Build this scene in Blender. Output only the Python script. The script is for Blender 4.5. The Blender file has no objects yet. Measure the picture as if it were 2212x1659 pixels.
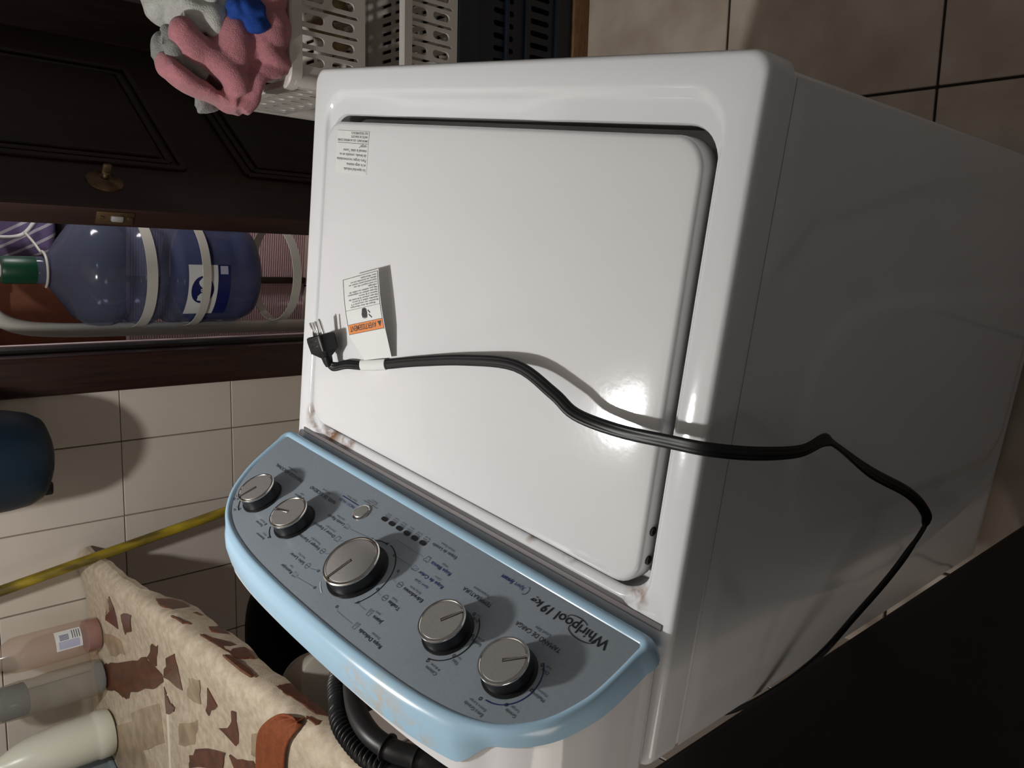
import bpy, bmesh, math, random
from mathutils import Vector, Matrix, noise
random.seed(7)
V = Vector
S = bpy.context.scene
COL = S.collection
PI = math.pi

# ------------------------------------------------------------------ camera, world, lights, exposure
cam_d = bpy.data.cameras.new('camera'); cam = bpy.data.objects.new('camera', cam_d); COL.objects.link(cam)
cam_d.sensor_fit = 'HORIZONTAL'; cam_d.sensor_width = 36; cam_d.lens = 1773.0/2212*36
cam_d.clip_start = .02
RR = ((-0.6774, -0.1087, -0.7275), (-0.2429, 0.9666, 0.0817), (0.6944, 0.2321, -0.6812))   # held sideways, looking down over the washer's left side
cx, cy, cz = V(RR[0]), -V(RR[1]), -V(RR[2])
cam.matrix_world = Matrix(((cx.x, cy.x, cz.x, -0.3624), (cx.y, cy.y, cz.y, 0.1257), (cx.z, cy.z, cz.z, 1.5382), (0, 0, 0, 1)))
S.camera = cam
w = bpy.data.worlds.new('world'); S.world = w; w.use_nodes = True
w.node_tree.nodes['Background'].inputs[0].default_value = (1.0, .96, .93, 1)
w.node_tree.nodes['Background'].inputs[1].default_value = .095
def point(name, loc, power, col, r):
    l = bpy.data.lights.new(name, 'POINT'); l.energy = power; l.color = col; l.shadow_soft_size = r
    o = bpy.data.objects.new(name, l); o.location = loc; COL.objects.link(o); return o
point('bulb_light', (.77, .625, 1.91), 30, (1.0, .995, .98), .035)
point('side_fill_light', (-.32, 1.05, 1.30), 4.2, (1.0, .92, .82), .17)  # unseen lamp added to lift the washer's dark near side
point('patio_light', (2.02, -.25, 1.0), 32, (1.0, .95, .97), .12)
vs = S.view_settings
vs.view_transform = 'Standard'; vs.look = 'None'; vs.gamma = 1; vs.use_curve_mapping = False; vs.exposure = 0.0

# ------------------------------------------------------------------ helpers
def mat(name, col, rough=.5, metal=0, spec=.5, var=0, scale=20, bump=0, bscale=200, coat=0, trans=0, col2=None, alpha=1, sheen=0, aniso=None):
    m = bpy.data.materials.new(name); m.use_nodes = True
    nt = m.node_tree; b = nt.nodes['Principled BSDF']
    b.inputs['Base Color'].default_value = (*col, 1); b.inputs['Roughness'].default_value = rough
    b.inputs['Metallic'].default_value = metal; b.inputs['Specular IOR Level'].default_value = spec
    b.inputs['Coat Weight'].default_value = coat; b.inputs['Transmission Weight'].default_value = trans
    b.inputs['Alpha'].default_value = alpha; b.inputs['Sheen Weight'].default_value = sheen
    if var or bump:
        tc = nt.nodes.new('ShaderNodeTexCoord'); mp = nt.nodes.new('ShaderNodeMapping')
        nt.links.new(tc.outputs['Object'], mp.inputs[0])
        if aniso: mp.inputs['Scale'].default_value = aniso
    if var:
        n = nt.nodes.new('ShaderNodeTexNoise'); n.inputs['Scale'].default_value = scale; n.inputs['Detail'].default_value = 5
        nt.links.new(mp.outputs[0], n.inputs['Vector'])
        r = nt.nodes.new('ShaderNodeValToRGB'); c2 = col2 or tuple(c*(1-var) for c in col)
        r.color_ramp.elements[0].position = .35; r.color_ramp.elements[1].position = .65
        r.color_ramp.elements[0].color = (*c2, 1); r.color_ramp.elements[1].color = (*col, 1)
        nt.links.new(n.outputs['Fac'], r.inputs[0]); nt.links.new(r.outputs[0], b.inputs['Base Color'])
    if bump:
        n2 = nt.nodes.new('ShaderNodeTexNoise'); n2.inputs['Scale'].default_value = bscale; n2.inputs['Detail'].default_value = 3
        nt.links.new(mp.outputs[0], n2.inputs['Vector'])
        bp = nt.nodes.new('ShaderNodeBump'); bp.inputs['Strength'].default_value = bump; bp.inputs['Distance'].default_value = .002
        nt.links.new(n2.outputs['Fac'], bp.inputs['Height']); nt.links.new(bp.outputs[0], b.inputs['Normal'])
    return m
def stain(m, spots, col, nscale=45):
    """rust / grime of a given extent round given places of the surface, broken up by noise"""
    nt = m.node_tree; b = nt.nodes['Principled BSDF']; L = nt.links
    geo = nt.nodes.new('ShaderNodeTexCoord'); acc = None
    for (p, r) in spots:
        d = nt.nodes.new('ShaderNodeVectorMath'); d.operation = 'DISTANCE'; L.new(geo.outputs['Object'], d.inputs[0]); d.inputs[1].default_value = p
        mr = nt.nodes.new('ShaderNodeMapRange'); mr.inputs[1].default_value = r*.3; mr.inputs[2].default_value = r; mr.inputs[3].default_value = 1; mr.inputs[4].default_value = 0
        L.new(d.outputs['Value'], mr.inputs[0])
        if acc is None: acc = mr.outputs[0]
        else:
            mx = nt.nodes.new('ShaderNodeMath'); mx.operation = 'MAXIMUM'; L.new(acc, mx.inputs[0]); L.new(mr.outputs[0], mx.inputs[1]); acc = mx.outputs[0]
    n = nt.nodes.new('ShaderNodeTexNoise'); n.inputs['Scale'].default_value = nscale; n.inputs['Detail'].default_value = 6; L.new(geo.outputs['Object'], n.inputs['Vector'])
    r = nt.nodes.new('ShaderNodeMapRange'); r.inputs[1].default_value = .42; r.inputs[2].default_value = .58; L.new(n.outputs['Fac'], r.inputs[0])
    mu = nt.nodes.new('ShaderNodeMath'); mu.operation = 'MULTIPLY'; L.new(acc, mu.inputs[0]); L.new(r.outputs[0], mu.inputs[1])
    mix = nt.nodes.new('ShaderNodeMixRGB'); mix.inputs[1].default_value = b.inputs['Base Color'].default_value
    old = b.inputs['Base Color'].links
    if old: L.new(old[0].from_socket, mix.inputs[1])
    mix.inputs[2].default_value = (*col, 1); L.new(mu.outputs[0], mix.inputs[0]); L.new(mix.outputs[0], b.inputs['Base Color'])

def link(o, parent=None, at=None):
    COL.objects.link(o)
    if parent is not None:
        o.parent = parent
        if parent.type == 'EMPTY': o.matrix_parent_inverse = parent.matrix_basis.inverted()
    return o
def obj(name, verts, faces, m, parent=None, smooth=False, angle=None):
    me = bpy.data.meshes.new(name); me.from_pydata([tuple(v) for v in verts], [], faces); me.update()
    bm = bmesh.new(); bm.from_mesh(me); bmesh.ops.recalc_face_normals(bm, faces=bm.faces); bm.to_mesh(me); bm.free()
    return fin(name, me, m, parent, smooth, angle)
def fin(name, me, m, parent=None, smooth=False, angle=None):
    me.materials.clear(); me.materials.append(m)
    if smooth or angle:
        me.polygons.foreach_set('use_smooth', [True]*len(me.polygons))
        if angle: me.set_sharp_from_angle(angle=math.radians(angle))
    o = bpy.data.objects.new(name, me); return link(o, parent)
def bobj(name, bm, m, parent=None, angle=35):
    me = bpy.data.meshes.new(name); bmesh.ops.recalc_face_normals(bm, faces=bm.faces); bm.to_mesh(me); bm.free()
    return fin(name, me, m, parent, True, angle)
def thing(name, loc, label, cat, group=None):
    o = bpy.data.objects.new(name, None); o.location = loc; o.empty_display_size = .05; COL.objects.link(o)
    o['label'] = label; o['category'] = cat
    if group: o['group'] = group
    return o
def tag(o, label, cat, group=None):
    o['label'] = label; o['category'] = cat
    if group: o['group'] = group
    return o
def struct(o): o['kind'] = 'structure'; return o
def bm_box(bm, c, size, ax=None, bev=0, seg=2):
    """box centred at c, size along the axes ax (3 unit vectors)"""
    ax = ax or (V((1,0,0)), V((0,1,0)), V((0,0,1)))
    M = Matrix.Translation(V(c)) @ Matrix((ax[0], ax[1], ax[2])).transposed().to_4x4() @ Matrix.Diagonal((*size, 1))
    t = bmesh.new(); bmesh.ops.create_cube(t, size=1, matrix=M)
    if bev: bmesh.ops.bevel(t, geom=t.edges[:], offset=bev, segments=seg, affect='EDGES', profile=.5)
    me = bpy.data.meshes.new('t'); t.to_mesh(me); t.free(); bm.from_mesh(me); bpy.data.meshes.remove(me)
def box(name, c, size, m, parent=None, ax=None, bev=.002, seg=2):
    bm = bmesh.new(); bm_box(bm, c, size, ax, bev, seg); return bobj(name, bm, m, parent)
def frame(n):
    n = V(n).normalized(); u = n.cross(V((0,0,1)))
    if u.length < 1e-4: u = V((1,0,0))
    u.normalize(); return u, n.cross(u), n
def bm_lathe(bm, prof, n, o, ax, cap=True):
    """prof: (radius, height) list turned about axis ax[2] through o"""
    o = V(o); rings = []
    for r, h in prof:
        rings.append([bm.verts.new(o + ax[2]*h + (ax[0]*math.cos(2*PI*i/n) + ax[1]*math.sin(2*PI*i/n))*r) for i in range(n)])
    for a, b in zip(rings, rings[1:]):
        for i in range(n): bm.faces.new((a[i], a[(i+1) % n], b[(i+1) % n], b[i]))
    if cap: bm.faces.new(rings[0][::-1]); bm.faces.new(rings[-1])
ZAX = (V((1,0,0)), V((0,1,0)), V((0,0,1)))
def lathe(name, prof, n, o, m, parent=None, ax=ZAX, cap=True, angle=40):
    bm = bmesh.new(); bm_lathe(bm, prof, n, o, ax, cap); return bobj(name, bm, m, parent, angle)
def catmull(pts, k):
    pts = [V(p) for p in pts]; out = []
    P = [pts[0]*2-pts[1]] + pts + [pts[-1]*2-pts[-2]]
    for i in range(1, len(P)-2):
        for j in range(k):
            t = j/k; a, b, c, d = P[i-1:i+3]
            out.append(.5*((2*b) + (c-a)*t + (2*a-5*b+4*c-d)*t*t + (3*b-a-3*c+d)*t**3))
    out.append(pts[-1]); return out
def bm_tube(bm, path, rad, n=12, ups=None, sec=None, cap=True):
    """tube along path; rad number/list; sec = closed list of (side, up) section points instead of a circle; ups fixes the frame"""
    rings = []; N = len(path); up = None
    for i in range(N):
        t = (path[min(i+1, N-1)] - path[max(i-1, 0)]).normalized()
        if ups is not None: up = V(ups[i])
        elif up is None: up = V((0,0,1)) if abs(t.z) < .9 else V((1,0,0))
        up = (up - t*up.dot(t)).normalized(); sd = t.cross(up)
        r = rad[i] if isinstance(rad, (list, tuple)) else rad
        s = [(math.cos(2*PI*k/n), math.sin(2*PI*k/n)) for k in range(n)] if sec is None else sec
        rings.append([bm.verts.new(path[i] + sd*(a*r) + up*(b*r)) for a, b in s])
    q = len(rings[0])
    for a, b in zip(rings, rings[1:]):
        for i in range(q): bm.faces.new((a[i], a[(i+1) % q], b[(i+1) % q], b[i]))
    if cap: bm.faces.new(rings[0][::-1]); bm.faces.new(rings[-1])
def tube(name, path, rad, m, parent=None, n=12, ups=None, sec=None, angle=60):
    bm = bmesh.new(); bm_tube(bm, path, rad, n, ups, sec); return bobj(name, bm, m, parent, angle)
def curve_mesh(cu):
    o = bpy.data.objects.new('tmp', cu); me = bpy.data.meshes.new_from_object(o)
    bpy.data.objects.remove(o); bpy.data.curves.remove(cu); return me
def text(name, s, o, xd, yd, m, parent, width=None, h=.005, bold=0, shear=0, wrap=None, centre=False):
    """flat printed lettering: baseline start at o, reading along xd, cap height h"""
    cu = bpy.data.curves.new('t', 'FONT'); cu.body = s; cu.size = 1; cu.resolution_u = 3; cu.offset = bold; cu.shear = shear; cu.fill_mode = 'FRONT'
    me = curve_mesh(cu); xs = [v.co.x for v in me.vertices]; x0 = min(xs); wd = max(xs)-x0
    ky = h/.70; kx = (width/wd) if width else ky
    o, xd, yd = V(o), V(xd), V(yd); off = -width/2 if centre and width else (-wd*kx/2 if centre else 0)
    for v in me.vertices:
        a, b = (v.co.x-x0)*kx+off, v.co.y*ky
        v.co = wrap(a, b) if wrap else o + xd*a + yd*b
    return fin(name, me, m, parent)
def plate(name, outer, holes, thick, o, xd, yd, m, parent=None, angle=40):
    """flat sheet of given thickness with cut-outs, outline in the plane (xd, yd)"""
    cu = bpy.data.curves.new('p', 'CURVE'); cu.dimensions = '2D'; cu.fill_mode = 'BOTH'; cu.extrude = thick/2
    for lp in [outer]+holes:
        sp = cu.splines.new('POLY'); sp.points.add(len(lp)-1); sp.use_cyclic_u = True
        for p, q in zip(sp.points, lp): p.co = (q[0], q[1], 0, 1)
    me = curve_mesh(cu); o, xd, yd = V(o), V(xd), V(yd); zd = xd.cross(yd)
    for v in me.vertices: v.co = o + xd*v.co.x + yd*v.co.y + zd*v.co.z
    return fin(name, me, m, parent)
def slot(cx_, cy_, L, H, skew=0, n=5):
    r = H/2; pts = []
    for sgn in (1, -1):
        for k in range(n+1):
            a = -PI/2 + PI*k/n
            x, y = sgn*(L/2-r + r*math.cos(a)), sgn*r*math.sin(a)
            pts.append((cx_+x, cy_+y+skew*x))
    return pts
def rrect(x0, x1, y0, y1, r, ns=10, nc=8):
    """rounded rectangle loop, same point count for every call with equal ns, nc"""
    out = []; C = [(x1-r, y0+r, -PI/2), (x1-r, y1-r, 0), (x0+r, y1-r, PI/2), (x0+r, y0+r, PI)]
    for i, (a, b, t0) in enumerate(C):
        for k in range(nc+1):
            t = t0 + PI/2*k/nc; out.append((a+r*math.cos(t), b+r*math.sin(t)))
        na, nb, _ = C[(i+1) % 4]; tn = t0+PI/2
        s = (a+r*math.cos(tn), b+r*math.sin(tn)); e = (na+r*math.cos(tn), nb+r*math.sin(tn))
        for k in range(1, ns): out.append((s[0]+(e[0]-s[0])*k/ns, s[1]+(e[1]-s[1])*k/ns))
    return out
def loft(rings, cap0=False, cap1=False, closed=True):
    vs_, fs = [], []; n = len(rings[0])
    for r in rings: vs_ += [V(p) for p in r]
    for k in range(len(rings)-1):
        for i in range(n if closed else n-1):
            j = (i+1) % n; fs.append((k*n+i, k*n+j, (k+1)*n+j, (k+1)*n+i))
    if cap0: fs.append(tuple(range(n))[::-1])
    if cap1: fs.append(tuple((len(rings)-1)*n+i for i in range(n)))
    return vs_, fs
def sstep(a, b, x):
    t = max(0, min(1, (x-a)/(b-a))); return t*t*(3-2*t)
def lump(name, parts, m, parent=None, voxel=.005, fold=.006, fscale=18, seed=0, smooth_it=4, valley=True):
    """soft cloth heap: ellipsoids (c, radii) and thick ribbons (path, r) fused by voxel remesh, then creased"""
    bm = bmesh.new()
    for p in parts:
        if p[0] == 'e':
            t = bmesh.new(); bmesh.ops.create_icosphere(t, subdivisions=3, radius=1, matrix=Matrix.Translation(V(p[1])) @ (p[3].to_matrix().to_4x4() if len(p) > 3 else Matrix()) @ Matrix.Diagonal((*p[2], 1)))
            me = bpy.data.meshes.new('t'); t.to_mesh(me); t.free(); bm.from_mesh(me); bpy.data.meshes.remove(me)
        else: bm_tube(bm, catmull(p[1], 6), p[2], 12, sec=[(math.cos(2*PI*k/12)*(p[3] if len(p) > 3 else 1), math.sin(2*PI*k/12)) for k in range(12)])
    bmesh.ops.recalc_face_normals(bm, faces=bm.faces)
    me = bpy.data.meshes.new(name); bm.to_mesh(me); bm.free()
    o = bpy.data.objects.new('t', me); COL.objects.link(o)
    md = o.modifiers.new('r', 'REMESH'); md.mode = 'VOXEL'; md.voxel_size = voxel
    sm = o.modifiers.new('s', 'SMOOTH'); sm.iterations = smooth_it; sm.factor = .5
    dg = bpy.context.evaluated_depsgraph_get(); me2 = bpy.data.meshes.new_from_object(o.evaluated_get(dg))
    bpy.data.objects.remove(o); bpy.data.meshes.remove(me)
    no = [v.normal.copy() for v in me2.vertices]
    for v, n_ in zip(me2.vertices, no):
        q = V((v.co.x*fscale+seed, v.co.y*fscale, v.co.z*fscale))
        f = (abs(noise.noise(q))*2.6-.7) if valley else 0; f = max(-.8, f); g = noise.noise(q*2.6)
        v.co += n_*(f*fold + g*fold*.35)
    me2.name = name; return fin(name, me2, m, parent, True)

# ------------------------------------------------------------------ materials
M = {}
M['enamel'] = mat('white_enamel', (.80, .79, .80), .10, spec=.5, bump=.03, bscale=90)
M['enamel_deck'] = mat('white_enamel_deck', (.80, .80, .815), .10, spec=.5, bump=.03, bscale=90)
stain(M['enamel_deck'], [((.635, .480, .94), .030), ((.600, .487, .94), .030), ((.560, .487, .94), .022), ((.048, .487, .94), .020), ((.20, .484, .93), .014), ((.14, .484, .93), .014)], (.23, .12, .06))
M['bezel'] = mat('pale_blue_plastic', (.40, .60, .76), .22, spec=.5)
stain(M['bezel'], [((.20, .635, 1.117), .045), ((.25, .63, 1.12), .03), ((.15, .64, 1.11), .03)], (.52, .50, .46), 60)
M['panel'] = mat('blue_grey_panel', (.275, .315, .355), .33, spec=.4, var=.06, scale=300)
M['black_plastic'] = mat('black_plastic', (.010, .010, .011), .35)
M['knob_metal'] = mat('brushed_knob_metal', (.42, .405, .39), .36, metal=.45, var=.08, scale=400)
M['chrome'] = mat('chrome', (.75, .74, .72), .14, metal=1)
M['ink'] = mat('black_print', (.010, .010, .012), .5)
M['ink_grey'] = mat('grey_print', (.06, .07, .08), .5)
M['ink_navy'] = mat('navy_print', (.010, .02, .13), .5)
M['ink_white'] = mat('white_print', (.6, .7, .8), .5)
M['paper'] = mat('paper', (.78, .78, .76), .6)
M['orange'] = mat('orange_print', (.80, .24, .04), .55)
M['rubber'] = mat('black_rubber', (.008, .008, .009), .42, spec=.4)
M['gap_shade'] = mat('grey_gap_shade', (.17, .15, .15), .6)  # dark grey standing in for shade in narrow gaps
M['brass'] = mat('dull_brass', (.20, .13, .07), .38, metal=.8, var=.4, scale=40)
M['wood_dark'] = mat('dark_stained_wood', (.030, .0085, .005), .42, var=.55, scale=14, bump=.15, bscale=60, aniso=(6, 6, .5))
M['wood_door'] = mat('door_wood', (.028, .010, .0065), .45, var=.4, scale=10, bump=.1, bscale=60, aniso=(6, 6, .5))
M['wood_black'] = mat('near_black_wood', (.0075, .0035, .003), .5, var=.4, scale=12)
M['wood_raw'] = mat('raw_pine', (.28, .15, .06), .7, var=.4, scale=30, aniso=(8, 1, 8))
M['tile_wall'] = mat('cream_glazed_tile', (.66, .585, .505), .22, var=.05, scale=6)
M['grout'] = mat('grout', (.26, .21, .17), .9)
M['tile_floor'] = mat('beige_marbled_tile', (.64, .54, .45), .32, var=.3, scale=9, col2=(.48, .385, .31))
M['grout_floor'] = mat('dark_grout', (.035, .026, .018), .9)
M['tile_base'] = mat('ivory_base_tile', (.46, .40, .345), .35, var=.06, scale=12)
M['tile_base2'] = mat('tan_base_tile', (.20, .155, .115), .5, var=.2, scale=25)
M['terrazzo'] = mat('cream_terrazzo', (.60, .51, .39), .5, var=.25, scale=60, col2=(.45, .36, .26), bump=.35, bscale=420)
M['chip'] = mat('red_brown_marble', (.135, .042, .018), .25, var=.5, scale=40, col2=(.075, .022, .012))
M['chip_tan'] = mat('tan_marble', (.42, .31, .20), .3, var=.35, scale=30)
M['joint'] = mat('white_joint', (.68, .62, .50), .7)
M['rust_cloth'] = mat('rust_leather', (.24, .055, .012), .75, var=.25, scale=120, bump=.4, bscale=400)
M['yellow'] = mat('worn_yellow_paint', (.46, .33, .018), .42, var=.7, scale=26, col2=(.10, .07, .012), aniso=(1, 1, .25))
M['teal'] = mat('dark_teal_plastic', (.004, .018, .034), .5, bump=.1, bscale=300)
M['bucket_black'] = mat('black_bucket_plastic', (.008, .008, .009), .5)
M['pale_plastic'] = mat('pale_grey_plastic', (.42, .38, .32), .45)
M['crate_white'] = mat('off_white_crate_plastic', (.74, .69, .63), .42)
M['crate_blue'] = mat('navy_crate_plastic', (.006, .013, .024), .45)
M['pink_cloth'] = mat('pink_terry', (.55, .215, .24), .95, var=.15, scale=150, bump=.9, bscale=500, sheen=.3)
M['white_cloth'] = mat('greyish_white_terry', (.58, .57, .53), .95, var=.12, scale=120, bump=.9, bscale=420, sheen=.3)
M['grey_cloth'] = mat('grey_terry', (.30, .30, .28), .95, var=.15, scale=120, bump=.9, bscale=420, sheen=.3)
M['blue_cloth'] = mat('royal_blue_cloth', (.006, .055, .30), .85, bump=.5, bscale=500)
M['cap_green'] = mat('green_cap_plastic', (.003, .05, .022), .4)
M['white_paint'] = mat('white_painted_steel', (.56, .54, .47), .35)
M['pink_wall'] = mat('pink_ribbed_board', (.80, .58, .60), .7)
M['red_wall'] = mat('red_brown_board', (.16, .045, .018), .6, var=.2, scale=20)
M['pink_light'] = mat('pale_pink_gap_light', (.88, .70, .72), .5)  # pale colour standing in for outside light in the frame gap
M['brown_pipe'] = mat('brown_painted_pipe', (.16, .075, .045), .35)
M['label_white'] = mat('label_white', (.72, .72, .70), .5)
M['label_navy'] = mat('label_navy', (.006, .012, .10), .4)
M['label_lilac'] = mat('label_lilac', (.45, .45, .60), .5)
M['milk'] = mat('milky_plastic', (.68, .67, .57), .3, spec=.4)
def clear(name, col, fac, rough):
    m = bpy.data.materials.new(name); m.use_nodes = True; nt = m.node_tree; b = nt.nodes['Principled BSDF']
    b.inputs['Base Color'].default_value = (*col, 1); b.inputs['Roughness'].default_value = rough
    t = nt.nodes.new('ShaderNodeBsdfTransparent'); t.inputs[0].default_value = (*[min(1, c*1.3+.25) for c in col], 1)
    mx = nt.nodes.new('ShaderNodeMixShader'); mx.inputs[0].default_value = fac
    nt.links.new(t.outputs[0], mx.inputs[1]); nt.links.new(b.outputs[0], mx.inputs[2]); nt.links.new(mx.outputs[0], nt.nodes['Material Output'].inputs[0])
    return m
M['jug'] = clear('blue_clear_plastic', (.15, .17, .25), .40, .12)
M['clear_pink'] = clear('cloudy_clear_plastic', (.56, .50, .46), .24, .12)
M['clear_grey'] = clear('clear_plastic', (.46, .44, .40), .32, .12)
M['clear_blue'] = clear('bluish_clear_plastic', (.36, .42, .46), .55, .2)
M['soap_pink'] = mat('pink_liquid', (.34, .13, .12), .2)
M['foam_grey'] = mat('dark_grey_scourer', (.06, .07, .08), .9, bump=.8, bscale=300)
M['purple'] = mat('purple_cap', (.035, .015, .12), .4)

# plaid bag cloth: printed stripes
def plaid():
    m = mat('purple_plaid_bag', (.20, .16, .30), .45); nt = m.node_tree; b = nt.nodes['Principled BSDF']; L = nt.links
    tc = nt.nodes.new('ShaderNodeTexCoord'); acc = None
    for ax_, rot in (('X', .5), ('X', -1.05)):
        mp = nt.nodes.new('ShaderNodeMapping'); mp.inputs['Rotation'].default_value = (0, 0, 0); L.new(tc.outputs['Object'], mp.inputs[0])
        mp.inputs['Rotation'].default_value = (rot, 0, 0)
        wv = nt.nodes.new('ShaderNodeTexWave'); wv.bands_direction = 'Y'; wv.inputs['Scale'].default_value = 9; L.new(mp.outputs[0], wv.inputs['Vector'])
        r = nt.nodes.new('ShaderNodeMath'); r.operation = 'GREATER_THAN'; r.inputs[1].default_value = .86; L.new(wv.outputs['Fac'], r.inputs[0])
        if acc is None: acc = r.outputs[0]
        else:
            acc = acc
    mix = nt.nodes.new('ShaderNodeMixRGB'); mix.inputs[1].default_value = (.20, .15, .30, 1); mix.inputs[2].default_value = (.62, .60, .66, 1)
    L.new(acc, mix.inputs[0]); L.new(mix.outputs[0], b.inputs['Base Color']); return m
M['plaid'] = plaid()

# ------------------------------------------------------------------ the setting: everything but the washer is turned 7 degrees to it
wd = V((.12, -.9928, 0)).normalized(); wi = V((.9928, .12, 0)).normalized()   # along the far wall, into the far wall
WP = V((1.7233, 1.1958, 0)); UZ = V((0, 0, 1))
def wl(t, i, z): return WP + wd*t + wi*i + UZ*z
WAX = (wd, wi, UZ)
wrot = math.atan2(wd.y, wd.x)
# floor
floor = struct(box('floor', (.6, .2, -.03), (4.6, 4.6, .05), M['grout_floor'], bev=0))
FT = .425
me = bpy.data.meshes.new('tile'); bm = bmesh.new(); bm_box(bm, (0, 0, 0), (FT-.005, FT-.005, .008), bev=.0015, seg=1); bm.to_mesh(me); bm.free(); me.materials.append(M['tile_floor'])
for i in range(-4, 7):
    for j in range(-4, 6):
        c = V((.2482, -.1205, 0)) + wi*(FT*(i+.5)) - wd*(FT*(j+.5))
        if -1.3 < c.x < 2.55 and -1.3 < c.y < 2.2:
            o = bpy.data.objects.new('tile', me); o.location = (c.x, c.y, -.004); o.rotation_euler = (0, 0, math.atan2(wi.y, wi.x)); link(o, floor)
# far wall with the doorway
OT0, OT1, OH = .553, 1.300, 2.08
bm = bmesh.new()
for t0, t1, z0, z1 in ((-1.6, OT0, 0, 2.5), (OT1, 2.4, 0, 2.5), (OT0, OT1, OH, 2.5)):
    bm_box(bm, wl((t0+t1)/2, .075, (z0+z1)/2), (t1-t0, .14, z1-z0), WAX)
wall = struct(bobj('wall_far', bm, M['grout']))
tme = bpy.data.meshes.new('tile'); bm = bmesh.new(); bm_box(bm, (0, 0, 0), (.1965, .007, .2955), bev=.0015, seg=1); bm.to_mesh(tme); bm.free(); tme.materials.append(M['tile_wall'])
zs = [-.0544+.2977*k for k in range(7)]
ts = [.464, .326]+[.326-.2*k for k in range(1, 8)]
for k in range(len(ts)-1):
    for z in zs:
        t1, t0 = ts[k], ts[k+1]; z0, z1 = max(z, 0), z+.2977
        o = bpy.data.objects.new('tile', tme); p = wl((t0+t1)/2, .002 + random.uniform(-.0008, .0008), (z0+z1)/2)
        o.location = p; o.rotation_euler = (0, 0, wrot); o.scale = ((t1-t0)/.2, 1, (z1-z0)/.2977); link(o, wall)
ceil = struct(box('ceiling', (.6, .2, 2.55), (4.6, 4.6, .1), mat('ceiling_paint', (.55, .52, .47), .9), bev=0))
# door frame
tr = struct(box('trim_1', wl(.5115, .02, OH/2), (.097, .10, OH), M['wood_dark'], ax=WAX, bev=.006))
box('stop', wl(.5635, .060, OH/2), (.017, .07, OH), M['wood_black'], tr, ax=WAX, bev=.002)
box('outer_edge', wl(.5635, .135, OH/2), (.017, .03, OH), M['wood_dark'], tr, ax=WAX, bev=.003)
box('gap_light_strip', wl(.5735, .106, OH/2), (.004, .026, OH), M['pink_light'], tr, ax=WAX, bev=.001)  # pale strip painted for the bright outside showing through a gap
tr2 = struct(box('trim_2', wl(1.355, .02, OH/2), (.112, .10, OH), M['wood_dark'], ax=WAX, bev=.006))
tr3 = struct(box('trim_3', wl(.937, .02, OH+.05), (.95, .10, .11), M['wood_dark'], ax=WAX, bev=.006))
# door leaf, swung part-way into the room
dd = V((.8687, -.4953, 0)).normalized(); dn = V((-.4953, -.8687, 0)).normalized()
L0 = V((1.268, .278, 0)); DAX = (dd, dn, UZ)
def dl(a, n, z): return L0 + dd*a + dn*n + UZ*z
door = struct(box('door_1', dl(.35, .02, 1.03), (.70, .04, 2.02), M['wood_door'], ax=DAX, bev=.003))
def panel(z0, z1, a0=.155, a1=.56):
    p = box('raised_panel', dl((a0+a1)/2, .0425, (z0+z1)/2), (a1-a0-.07, .012, z1-z0-.07), M['wood_door'], door, ax=DAX, bev=.0055)
    bm = bmesh.new()
    for k, h in ((0, .008), (.022, .005)):
        for (a, z, sa, sz) in (((a0+a1)/2, z0+k, a1-a0-2*k, .012), ((a0+a1)/2, z1-k, a1-a0-2*k, .012), (a0+k, (z0+z1)/2, .012, z1-z0-2*k), (a1-k, (z0+z1)/2, .012, z1-z0-2*k)):
            bm_box(bm, dl(a, .04+h/2, z), (sa, h, sz), DAX, .002, 1)
    bobj('moulding', bm, M['wood_door'], door)
panel(.84, 1.85); panel(.15, .70)
u_, v_, n_ = dd, UZ, dn
kn = lathe('door_rosette', [(.033, 0), (.0325, .003), (.028, .0055), (.015, .008), (.012, .011)], 36, dl(.088, .04, 1.012), M['brass'], door, ax=(dd, UZ*1.0, dn))
lathe('door_knob', [(.006, .008), (.006, .018), (.008, .020), (.006, .023)], 20, dl(.088, .04, 1.012), M['brass'], kn, ax=(dd, UZ, dn))
box('thumb_turn', dl(.088, .068, 1.012), (.007, .022, .016), M['brass'], kn, ax=DAX, bev=.0033)
lp = box('latch_plate', dl(-.0005, .02, 1.015), (.003, .027, .066), M['brass'], door, ax=DAX, bev=.001)
box('latch_bolt', dl(-.003, .02, 1.012), (.005, .013, .022), M['knob_metal'], lp, ax=DAX, bev=.0035)
for dz in (-.025, .025): lathe('screw_head', [(.005, 0), (.0045, .0015)], 12, dl(-.002, .02, 1.014+dz), M['brass'], lp, ax=(dn, UZ, -dd))

# ------------------------------------------------------------------ the washing machine
W, D, H = .685, .648, .945
wm = thing('washing_machine', (W/2, D/2, 0), 'white top-loading washing machine with pale blue control console, seen from its side', 'washing machine')
EN = M['enamel']
box('cabinet', (W/2, D/2+.003, .468), (W-.008, D-.010, .874), EN, wm, bev=.010, seg=3)
for fx in (.06, W-.06):
    for fy in (.06, D-.06): lathe('foot', [(.018, 0), (.022, .006), (.012, .012), (.012, .04)], 16, (fx, fy, 0), M['rubber'], wm)
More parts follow.
